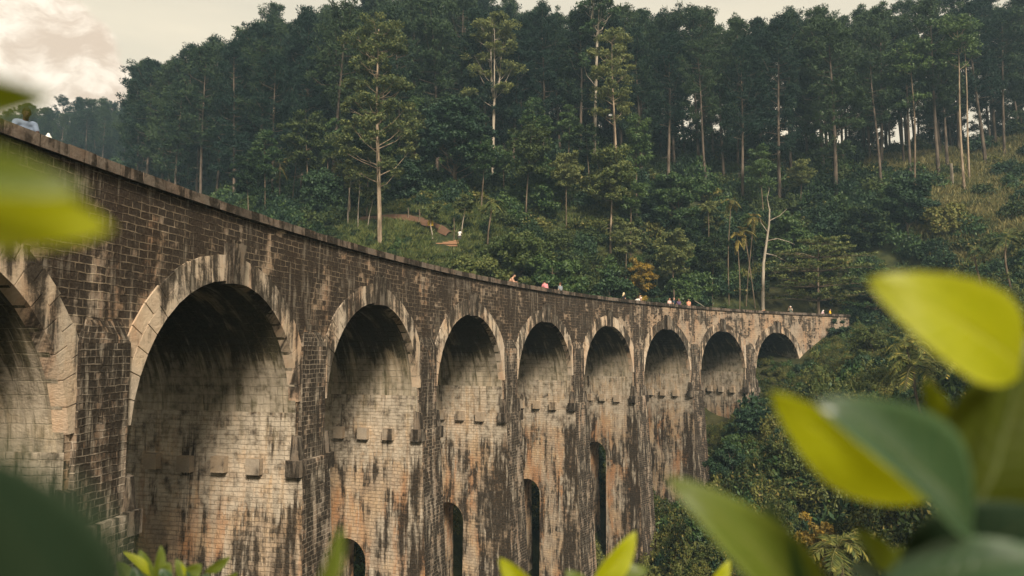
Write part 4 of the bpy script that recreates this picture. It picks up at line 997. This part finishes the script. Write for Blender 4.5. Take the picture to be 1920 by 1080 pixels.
def figure(bend, arms, headtilt=0.0, long_hair=False):
    """bodies and clothes facing +Y, feet on z = 0, 1.70 m tall; returns meshes"""
    hip = V3(0, 0, .93); d = V3(0, math.sin(bend), math.cos(bend)); f = V3(0, math.cos(bend), -math.sin(bend))
    hip = hip + V3(0, -.18 * math.sin(bend), 0)
    ch = hip + d * .30; sh = hip + d * .47; nk = hip + d * .56
    hb = bend * .6 + headtilt; hd = V3(0, math.sin(hb), math.cos(hb)); hf = V3(0, math.cos(hb), -math.sin(hb)); hc = nk + hd * .13 + hf * .02
    sk = [capsule(hip + V3(-.07, 0, 0), hip + V3(.07, 0, 0), .125, .125), capsule(hip, ch, .125, .145), capsule(ch + V3(-.05, 0, 0), ch + V3(.05, 0, 0), .13, .13), capsule(sh + V3(-.15, 0, 0), sh + V3(.15, 0, 0), .065, .065), capsule(ch, sh, .13, .085),
          capsule(sh, hc - hd * .05, .062, .055), ball(hc, (.075, .095, .115)), ball(hc + hf * .04 - hd * .06, (.052, .055, .05))]
    sk += [capsule(hc + hf * .095 + hd * .01, hc + hf * .112 - hd * .025, .009, .015)]                    # nose
    sk += [capsule(hc + hf * .088 - hd * .058 + V3(-.018, 0, 0), hc + hf * .088 - hd * .058 + V3(.018, 0, 0), .008, .008)]   # mouth
    sk += [capsule(hc + hf * .085 + hd * .032 + V3(-.035, 0, 0), hc + hf * .085 + hd * .032 + V3(.035, 0, 0), .012, .012)]   # brow
    top, trs, hair = [], [], []
    for s in (-1, 1):
        sk.append(ball(hc + V3(s * .077, 0, 0) - hf * .005, (.013, .025, .032)))
        S = sh + V3(s * .175, 0, 0)
        if arms == 'rest': Ee = S + V3(s * .07, .10, -.26); H = V3(s * .10, max(.42, S[1] + .20), 1.07)
        elif arms == 'photo': Ee = S + V3(s * .10, .14, -.20); H = hc + hf * .22 + V3(s * .07, 0, -.02)
        else: Ee = S + V3(s * .05, .01, -.28); H = Ee + V3(-s * .02, .10, -.22)
        sk += [capsule(S, Ee, .050, .040), capsule(Ee, H, .040, .026)]
        fw = unit(H - Ee); pl = H + fw * .05; side = unit(np.cross(fw, V3(0, 0, 1)) + 1e-6); dn = np.cross(side, fw)
        sk.append(capsule(H, pl, .026, .034))
        for q, (o, L) in enumerate(((-.028, .060), (-.009, .072), (.010, .068), (.028, .052))):
            k0 = pl + side * o + fw * .03; k1 = k0 + unit(fw - .35 * dn * np.sign(dn[2] + .01)) * L * .55; sk += [capsule(k0, k1, .0095, .009), capsule(k1, k1 + unit(fw * .6 + V3(0, 0, -.8)) * L * .5, .009, .008)]
        sk.append(capsule(H + fw * .02 - side * .025 * s, H + fw * .07 - side * .055 * s, .012, .010))
        top += [capsule(S, S * .45 + Ee * .55, .066, .060)]
        hp = hip + V3(s * .095, 0, -.04); kn = V3(s * .10, .02 - .05 * math.sin(bend), .50); an = V3(s * .10, -.03, .09)
        sk += [capsule(hp, kn, .085, .058), capsule(kn, an, .055, .038), capsule(an + V3(0, -.02, -.045), an + V3(s * .02, .15, -.055), .035, .028)]
        trs += [capsule(hp + V3(0, 0, .02), hp * .12 + kn * .88, .105, .082)]
    top += [capsule(hip + d * .02 + V3(-.065, 0, 0), hip + d * .02 + V3(.065, 0, 0), .145, .145), capsule(hip, ch, .15, .165), capsule(ch + V3(-.05, 0, 0), ch + V3(.05, 0, 0), .15, .15), capsule(sh + V3(-.15, 0, -.005), sh + V3(.15, 0, -.005), .078, .078), capsule(ch, sh - d * .01, .148, .10)]
    trs += [capsule(hip + V3(-.07, 0, -.02), hip + V3(.07, 0, -.02), .142, .142)]
    hair += [ball(hc + hd * .028 - hf * .018, (.090, .106, .108))]
    if long_hair: hair += [capsule(hc - hf * .06, nk - f * .10 - d * .10, .08, .05), capsule(hc + V3(.05, 0, 0) - hf * .03, nk + V3(.07, 0, 0) - f * .06, .05, .03), capsule(hc + V3(-.05, 0, 0) - hf * .03, nk + V3(-.07, 0, 0) - f * .06, .05, .03)]
    # keep the face free of hair
    hm = melt('hair', hair, .014); co = np.empty(len(hm.vertices) * 3); hm.vertices.foreach_get('co', co); co = co.reshape(-1, 3)
    r = co - hc; fr = (r @ hf > .035) & (r @ hd < .062); co[fr] -= hf * np.clip((r @ hf)[fr] - .03, 0, 1)[:, None] * .9; hm.vertices.foreach_set('co', co.ravel()); hm.update()
    return melt('body', sk, .0115), melt('shirt', top, .018), melt('trousers', trs, .018), hm
FIG = {}
def fig(k):
    if k not in FIG: FIG[k] = figure(*{'stand': (.06, 'down'), 'lean': (.55, 'rest'), 'bow': (1.05, 'rest', .25), 'photo': (.10, 'photo'), 'lady': (.10, 'down', 0, True), 'leanlady': (.45, 'rest', 0, True)}[k])
    return FIG[k]
PM = {}
def pm(c, rough=.8):
    if c not in PM: PM[c] = plain('cloth_%s' % ('red green blue'.split()[int(np.argmax(c))]), c, rough, .12, 30)
    return PM[c]
DARKSKIN, SKIN = (.055, .030, .020), (.50, .29, .20)
def person(u, off, pose, hgt_, face, skin, shirt, hair, label, trouser=(.05, .06, .09), z=None):
    q_ = np.linspace(-13, 89, 2400); s = float(np.interp(u, px(P(q_, off, ZTOP + .15).T)[0], q_)); p = P(s, off, ZD + .004 if z is None else z); th = TH0 - s / BR
    inward = math.atan2(-math.sin(th), -math.cos(th)) - math.pi / 2       # +Y turned to the valley side
    r = empty('person', tuple(p), inward + face, label, 'person', 'visitors on the viaduct'); k = hgt_ / 1.70; r.scale = (k, k, k)
    bm, sm, tm, hm = fig(pose)
    for nm, me, c in (('body', bm, skin), ('shirt', sm, shirt), ('trousers', tm, trouser), ('hair', hm, hair)):
        if c is None: continue
        if not me.materials: me.materials.append(None)
        o = child(nm, me, r); o.material_slots[0].link = 'OBJECT'; o.material_slots[0].material = pm(c)
    return r
BLK, BLD = (.015, .012, .010), (.62, .50, .30)
person(44, -.72, 'lean', 1.70, -.7, DARKSKIN, (.15, .19, .26), (.012, .010, .009), 'dark-haired man in a pale blue shirt bent over the near end of the parapet')
person(957, -.80, 'lean', 1.72, .3, SKIN, None, BLK, 'shirtless dark-haired person at the parapet, standing apart left of the others')
person(1024, -.75, 'lean', 1.74, 2.6, SKIN, (.62, .22, .24), BLK, 'person in a rose red top with arms on the parapet')
person(1051, -.72, 'stand', 1.66, 2.9, SKIN, (.20, .22, .24), (.10, .05, .03), 'person in a grey vest with bare shoulders, beside the one in rose red')
person(1169, -.80, 'lady', 1.62, 1.2, SKIN, (.015, .015, .018), BLD, 'fair-haired woman in black by the golden shrub')
person(1193, -.80, 'bow', 1.66, .6, SKIN, (.72, .68, .62), (.66, .58, .46), 'pale-haired person in white bending low over the parapet')
person(1199, -1.6, 'stand', 1.70, .2, SKIN, (.06, .05, .05), BLK, 'dark-haired person standing behind the one bending in white')
person(1255, -.95, 'lady', 1.60, -.4, SKIN, (.66, .45, .40), (.16, .09, .05), 'woman in pale pink at the left of a group of three')
person(1263, -1.3, 'stand', 1.74, .2, SKIN, (.03, .045, .06), (.20, .12, .08), 'man in a dark navy top, middle of the group of three')
person(1273, -1.0, 'lady', 1.66, 2.4, SKIN, (.10, .06, .12), (.18, .09, .05), 'woman in a plum vest at the right of the group of three')
person(1291, -.90, 'stand', 1.68, 1.6, SKIN, (.75, .34, .22), (.14, .08, .05), 'person in an orange top just right of the group of three')
person(1426, -1.0, 'bow', 1.60, .5, SKIN, (.66, .42, .34), (.30, .20, .12), 'crouching person in salmon pink below the bleached bare tree', z=ZD - .12)
person(1483, -1.1, 'photo', 1.74, -1.4, SKIN, (.26, .27, .22), (.78, .76, .72), 'person in a grey green shirt and white cap standing alone')
person(1541, -1.0, 'leanlady', 1.50, 1.0, SKIN, (.72, .52, .55), (.70, .66, .62), 'person in pale pink close beside the one in yellow at the far end')
person(1556, -1.0, 'stand', 1.62, .4, SKIN, (.80, .48, .02), BLK, 'black-haired person in bright yellow at the far end of the viaduct')
s0 = s_at(1322); a, b_ = P(s0 - 1.1, -.75, ZTOP + .62), P(s0 + .8, -.70, ZTOP + .0)
tb = TB(); tb.tube([a, (a + b_) / 2 + V3(0, 0, .02), b_, b_ + (b_ - a) * .5], [.03, .032, .03, .028], 7)
tag(link('pole', tb.build('pole', M['whitebark'], True)), 'pale wooden pole slanting over the parapet right of the person in orange', 'pole')
s0 = s_at(96); mb = TB(); c_ = P(s0, -.28, ZTOP)
mb.tube([c_, c_ + V3(0, 0, .03), c_ + V3(0, 0, .13), c_ + V3(.0, 0, .17), c_ + V3(0, 0, .20), c_ + V3(0, 0, .22)], [.06, .075, .07, .035, .03, .001], 12)
white = plain('white_plastic', (.75, .74, .70), .4)
tag(link('bottle', mb.build('bottle', white, True)), 'small white bottle standing on the coping beside the man in pale blue', 'bottle')
# ------------------------------------------------------------------ the clearing on the hillside
earth = plain('red_earth', (.105, .058, .035), .95, .4, 2.0); timber = plain('weathered_timber', (.27, .15, .085), .9, .4, 6)
tr = np.array(tr); f = np.linspace(0, 6, 40); cl = np.stack([np.interp(f, np.arange(7), tr[:, i]) for i in range(3)], 1)
dr = unit(np.gradient(cl, axis=0) * V3(1, 1, 0)); sdv = np.stack([-dr[:, 1], dr[:, 0], 0 * dr[:, 0]], 1); G = []
for o in np.linspace(-.75, .75, 9):
    q = cl + sdv * (o * (1 + .15 * np.sin(f * 5 + o)))[:, None]; q[:, 2] = ground(q[:, 0], q[:, 1]) + .26 - .22 * (o / .75) ** 2; G.append(q)
mb = MB(); mb.grid(np.array(G), np.array(G)[..., :2], flip=True)
tag(link('footpath', mb.build('footpath', earth, True)), kind='structure')
g_ = onground(830, 463, 85.5); r = empty('wooden_steps', tuple(g_), 0, 'flight of reddish timber steps at the clearing above the parapet', 'steps')
for k in range(5):
    t_ = TB(); z_ = -.05 + k * .19; y_ = k * .42; t_.tube([(-1.9, y_, z_), (0, y_ + .02, z_ + .02), (1.9, y_, z_)], [.09, .10, .09], 8)
    t_.hexa([(-1.8, y_ + .02, z_ - .3), (1.8, y_ + .02, z_ - .3), (1.8, y_ + .44, z_ - .3), (-1.8, y_ + .44, z_ - .3), (-1.8, y_ + .02, z_ + .05), (1.8, y_ + .02, z_ + .05), (1.8, y_ + .44, z_ + .05), (-1.8, y_ + .44, z_ + .05)])
    child('step', t_.build('step', timber), r)
def prop(name, loc, mb, m_, label, cat): 
    o = link(name, mb.build(name, m_, True)); o.location = tuple(loc); tag(o, label, cat)
a, b_ = at(757, 380, 99), at(797, 367, 101); a[2] = gz(a[0], a[1]) + .9; b_[2] = gz(b_[0], b_[1]) + 1.2
tb = TB(); tb.tube([(0, 0, 0), tuple((b_ - a) * .5 + V3(0, 0, .05)), tuple(b_ - a)], [.24, .21, .15], 9)
prop('fallen_log', a, tb, M['tanbark'], 'fallen log lying on the slope under the dark round-headed tree', 'log')
g_ = onground(807, 458, 86.5); r = empty('warning_sign', tuple(g_), 0, 'small yellow sign on a post in the hillside clearing', 'sign')
tb = TB(); tb.tube([(0, 0, -.3), (0, 0, 2.0)], .045, 8); child('post', tb.build('post', timber), r)
tb = TB(); tb.hexa([(-.34, -.09, 1.28), (.34, -.09, 1.28), (.34, -.05, 1.28), (-.34, -.05, 1.28), (-.34, -.09, 1.92), (.34, -.09, 1.92), (.34, -.05, 1.92), (-.34, -.05, 1.92)])
child('panel', tb.build('panel', plain('yellow_paint', (.72, .46, .03), .5)), r)
tb = TB(); [tb.hexa([(x_ - w_, -.096, z_), (x_ + w_, -.096, z_), (x_ + w_, -.091, z_), (x_ - w_, -.091, z_), (x_ - w_, -.096, z_ + .05), (x_ + w_, -.096, z_ + .05), (x_ + w_, -.091, z_ + .05), (x_ - w_, -.091, z_ + .05)]) for x_, w_, z_ in ((0, .24, 1.72), (0, .2, 1.58), (0, .24, 1.44))]
child('lettering', tb.build('lettering', plain('black_paint', (.03, .03, .03))), r)
for u, v, D, h_, lab in ((765, 428, 91, 1.5, 'weathered grey post by the footpath, the left one of two'), (786, 432, 90, 1.6, 'weathered grey post by the footpath, the right one of two'), (851, 452, 87, 2.6, 'tall thin pole beside the timber steps')):
    tb = TB(); tb.tube([(0, 0, -.3), (.04, 0, h_ * .5), (-.02, 0, h_)], [.09, .085, .07] if h_ < 2 else .05, 8); prop('wooden_post', onground(u, v, D), tb, M['tanbark'], lab, 'post')
g_ = onground(862, 456, 86.5)
r = empty('person', tuple(g_), 2.6, 'person in white standing by the timber steps on the hillside', 'person')
for nm, me, c in zip(('body', 'shirt', 'trousers', 'hair'), fig('stand'), (DARKSKIN, (.75, .74, .70), (.10, .10, .12), BLK)):
    o = child(nm, me, r); o.material_slots[0].link = 'OBJECT'; o.material_slots[0].material = pm(c)
def rock(loc, R, label, seed):
    rg = np.random.default_rng(seed); V, Q = ball((0, 0, 0), 1.0, 18); dd = unit(V); nz = sum(.16 * np.sin(dd @ rg.normal(size=3) * k + rg.uniform(0, 6)) for k in (2, 3, 4, 6)); V = dd * (1 + nz)[:, None] * np.array(R)
    mb = MB(); mb.add(V, Q); prop('boulder', loc, mb, M['block'], label, 'rock')
rock(onground(820, 488, 80) + V3(0, 0, .3), (.8, .7, .9), 'pale boulder on the grass bank below the timber steps', 3)
rock(onground(1203, 492, 101) + V3(0, 0, .4), (.9, .8, .7), 'tan boulder on the bank left of the banana plant', 4)
rock(onground(1892, 358, 103) + V3(0, 0, .3), (.75, .6, .4), 'whitish rock lying on the dry grass slope', 5)
# ------------------------------------------------------------------ tea bushes in front of the camera
def tea_mat(name, a, b_, vein, rough, tw, trans, spec=.5):
    m, t = mat(name); uv = t.n('ShaderNodeUVMap', uv_map='UVMap').outputs[0]; s = t.n('ShaderNodeSeparateXYZ'); t.set(s.inputs[0], uv)
    av = t.math('ABSOLUTE', s.outputs[1])
    vn = t.math('SINE', t.math('MULTIPLY', t.math('SUBTRACT', s.outputs[0], t.math('MULTIPLY', av, .16)), 62.0))
    ribs = t.ramp(vn, .80, 1.0); mid = t.ramp(av, .07, .0)
    n = t.noise(t.scalev(uv, (3, 1, 1)), 2.2, 4)
    c = t.mix(n, a, b_); c = t.mix(t.ramp(t.noise(uv, 5.5, 3), .56, .68, 0, .35), c, tuple(.35 * x for x in a)); c = t.mix(t.ramp(av, .78, 1.0, 0, .55), c, tuple(min(.5, 2.2 * x + .03) for x in b_)); c = t.mix(t.math('MAXIMUM', t.math('MULTIPLY', ribs, .25), t.math('MULTIPLY', mid, .9)), c, vein)  # blade margin painted paler, standing in for light caught along its rim
    finish(t, c, rough, t.math('SUBTRACT', t.math('MULTIPLY', n, .6), t.math('ADD', ribs, t.math('MULTIPLY', mid, 2))), .35, .002, spec, trans=trans, tw=tw)
    return m
TY = tea_mat('young_tea_leaf', (.27, .32, .005), (.40, .41, .008), (.44, .44, .05), .45, .45, (.80, .78, .01))
TD = tea_mat('dark_tea_leaf', (.006, .016, .008), (.014, .027, .012), (.03, .042, .02), .75, .10, (.03, .04, .01), .08)
TM = tea_mat('olive_tea_leaf', (.040, .058, .006), (.065, .085, .008), (.10, .12, .03), .5, .35, (.12, .13, .005), .3)
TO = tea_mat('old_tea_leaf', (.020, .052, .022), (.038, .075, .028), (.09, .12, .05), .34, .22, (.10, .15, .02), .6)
TG = tea_mat('mid_tea_leaf', (.075, .12, .015), (.12, .15, .02), (.20, .22, .06), .42, .40, (.24, .26, .01), .35)
def leaf(bu, bv, bD, tu, tv, tD, wpx, m_, root, tilt=0.0, curl=.10, fold=.22, tipness=.9):
    """tea leaf from its stalk to its tip; wpx is its width in photo pixels, tilt turns the blade about its midrib"""
    a, e = at(bu, bv, bD), at(tu, tv, tD); ax = e - a; L = np.linalg.norm(ax); ax /= L
    md = (a + e) / 2; n = unit(-md - ax * np.dot(-md, ax)); sd_ = np.cross(n, ax)
    sd_, n = sd_ * math.cos(tilt) + n * math.sin(tilt), n * math.cos(tilt) - sd_ * math.sin(tilt)
    hw_ = wpx / F * (bD + tD) / 2 / 2; t = np.linspace(0, 1, 26); v = np.linspace(-1, 1, 11)
    prof = np.sin(np.pi * np.clip(t, 0, 1) ** tipness) ** .72 * (1 - .12 * t); prof[0] = .05; prof[-1] = .01
    prof = prof * (1 + .018 * np.sin(t * 70))
    G = a + ax * (L * t)[:, None, None] + n * (curl * L * 4 * t * (1 - t))[:, None, None] + sd_ * (hw_ * prof[:, None] * v[None])[..., None] + n * (fold * hw_ * prof[:, None] * np.abs(v[None]) ** 1.5)[..., None]
    G = G + n * (hw_ * .05 * np.sin(t[:, None] * 9 + v[None] * 2.5))[..., None]
    mb = MB(); mb.grid(G, np.stack(np.broadcast_arrays(t[:, None], v[None]), -1)); me = mb.build('leaf', m_, True)
    o = child('leaf', me, root); o.matrix_parent_inverse = Matrix.Translation(-root.location); return a
def stem(paths, root, r=.0022):
    tb = TB()
    for p in paths: tb.tube(np.array(p), np.linspace(r, r * .6, len(p)), 7)
    o = child('stem', tb.build('stem', M['greenstem'], True), root); o.matrix_parent_inverse = Matrix.Translation(-root.location)
def tea(bu, bv, D, label):
    p = at(bu, bv, D); return empty('tea_bush', (p[0], p[1], gz(p[0], p[1])), 0, label, 'plant')
def down(root, p): return [np.array(root.location) + V3(0, 0, -.05), np.array(root.location) * .5 + np.array(p) * .5 + V3(.02, .01, 0), np.array(p)]
r = tea(1800, 1300, .50, 'tea bush with large bright and dark leaves out of focus at the right')
n0, n1, n2 = at(1812, 985, .47), at(1905, 720, .46), at(1830, 1200, .48)
leaf(1912, 700, .46, 1628, 522, .43, 176, TY, r, .35, .16, .15, 1.0)
leaf(1760, 930, .50, 1445, 732, .47, 150, TY, r, -.5, .10)
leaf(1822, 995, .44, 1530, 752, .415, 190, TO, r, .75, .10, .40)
leaf(1806, 980, .50, 1960, 620, .48, 220, TM, r, .3, .08)
leaf(1800, 800, .52, 1737, 706, .50, 52, TG, r, -.6)
leaf(1560, 1210, .52, 1250, 893, .48, 135, TG, r, .45, .12)
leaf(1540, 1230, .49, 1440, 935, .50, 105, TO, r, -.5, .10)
leaf(1690, 1120, .48, 1985, 960, .44, 170, TD, r, -.3, .12)
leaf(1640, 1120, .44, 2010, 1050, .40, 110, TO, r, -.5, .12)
leaf(1868, 985, .55, 1945, 815, .55, 80, TY, r, .5)
leaf(1835, 1010, .55, 1840, 915, .56, 36, TY, r, .6)
leaf(1668, 1066, .62, 1603, 990, .60, 46, TG, r, .3)
leaf(1662, 1072, .62, 1726, 1028, .61, 42, TG, r, -.3)
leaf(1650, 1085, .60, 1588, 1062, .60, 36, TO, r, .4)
stem([down(r, n2), [n2, n0, n1 * .4 + n0 * .6 + V3(.006, 0, 0), n1], [n2, at(1700, 1110, .5), at(1664, 1072, .62)], [n2, at(1640, 1230, .5), at(1555, 1215, .5)], [n0, at(1800, 870, .51), at(1800, 800, .52)]], r)
r = tea(-150, 1200, .26, 'tea bush with very blurred leaves at the left edge close to the lens')
leaf(-230, 300, .25, 210, 430, .26, 200, TY, r, .25, .14, .3)
leaf(-260, 300, .232, 165, 362, .236, 110, TG, r, -.3, .10, .3)
leaf(205, 1330, .14, -180, 790, .125, 300, TD, r, .25, .10)
leaf(-210, 130, .24, 98, 182, .25, 120, TG, r, .5)
n0 = at(-160, 700, .25)
stem([down(r, n0), [n0, at(-190, 330, .25)], [n0, at(-200, 150, .24)], [n0, at(-60, 420, .26)], [down(r, n0)[1], at(205, 1330, .14)]], r)
r = tea(330, 1150, 1.7, 'tea bush with small sharp fresh leaves at the bottom left of the scene')
for bu, bv, tu, tv, w_, m_, ti in ((292, 1085, 302, 1022, 20, TG, .4), (288, 1085, 262, 1030, 22, TG, -.3), (285, 1080, 232, 1034, 18, TY, .5), (300, 1085, 318, 1054, 26, TG, .2), (345, 1092, 330, 1048, 20, TG, .3), (350, 1080, 378, 1058, 28, TG, .2),
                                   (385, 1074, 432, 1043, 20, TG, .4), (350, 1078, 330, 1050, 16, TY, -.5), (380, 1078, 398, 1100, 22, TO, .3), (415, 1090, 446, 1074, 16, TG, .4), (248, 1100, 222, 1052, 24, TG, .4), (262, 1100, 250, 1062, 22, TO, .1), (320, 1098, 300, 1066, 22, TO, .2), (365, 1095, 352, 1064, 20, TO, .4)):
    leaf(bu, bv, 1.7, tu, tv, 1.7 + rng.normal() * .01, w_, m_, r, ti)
n0 = at(330, 1200, 1.7); stem([down(r, n0), [n0, at(292, 1085, 1.7)], [n0, at(347, 1085, 1.7)], [n0, at(383, 1076, 1.7)], [n0, at(415, 1090, 1.7)], [n0, at(255, 1100, 1.7)]], r)
r = tea(1120, 1160, 1.0, 'tea bush sprouting bright young leaves at the bottom centre')
for bu, bv, tu, tv, w_, m_, ti, D_ in ((1112, 1105, 1192, 996, 50, TY, .45, 1.0), (1118, 1102, 1216, 1066, 42, TG, -.3, 1.0), (1010, 1120, 936, 1046, 44, TY, -.4, .95), (1320, 1130, 1368, 1050, 34, TY, .4, 1.05), (1100, 1110, 1060, 1070, 30, TG, .3, 1.0)):
    leaf(bu, bv, D_, tu, tv, D_, w_, m_, r, ti)
n0 = at(1120, 1200, 1.0); stem([down(r, n0), [n0, at(1113, 1104, 1.0)], [n0, at(1012, 1122, .95)], [n0, at(1318, 1132, 1.05)]], r)
r = tea(600, 1200, .5, 'single blurred tea shoot at the bottom, left of the centre sprouts')
leaf(592, 1130, .5, 640, 985, .5, 40, TG, r, .5); n0 = at(590, 1160, .5); stem([down(r, n0), [n0, at(592, 1128, .5)]], r)
# ------------------------------------------------------------------ hill air
m = bpy.data.materials.new('hill_air'); m.use_nodes = True; t = NT(m.node_tree)
pv = t.n('ShaderNodeVolumePrincipled'); pv.inputs['Color'].default_value = (.52, .76, .95, 1); pv.inputs['Density'].default_value = .00058; pv.inputs['Anisotropy'].default_value = .1
t.nt.links.new(pv.outputs[0], t.n('ShaderNodeOutputMaterial').inputs['Volume'])
mb = MB(); mb.hexa([(-330, -60, -28), (330, -60, -28), (330, 330, -28), (-330, 330, -28), (-330, -60, 112), (330, -60, 112), (330, 330, 112), (-330, 330, 112)])
tag(link('haze', mb.build('haze', m)), kind='stuff', label='thin bluish haze hanging over the valley and hill', cat='haze')
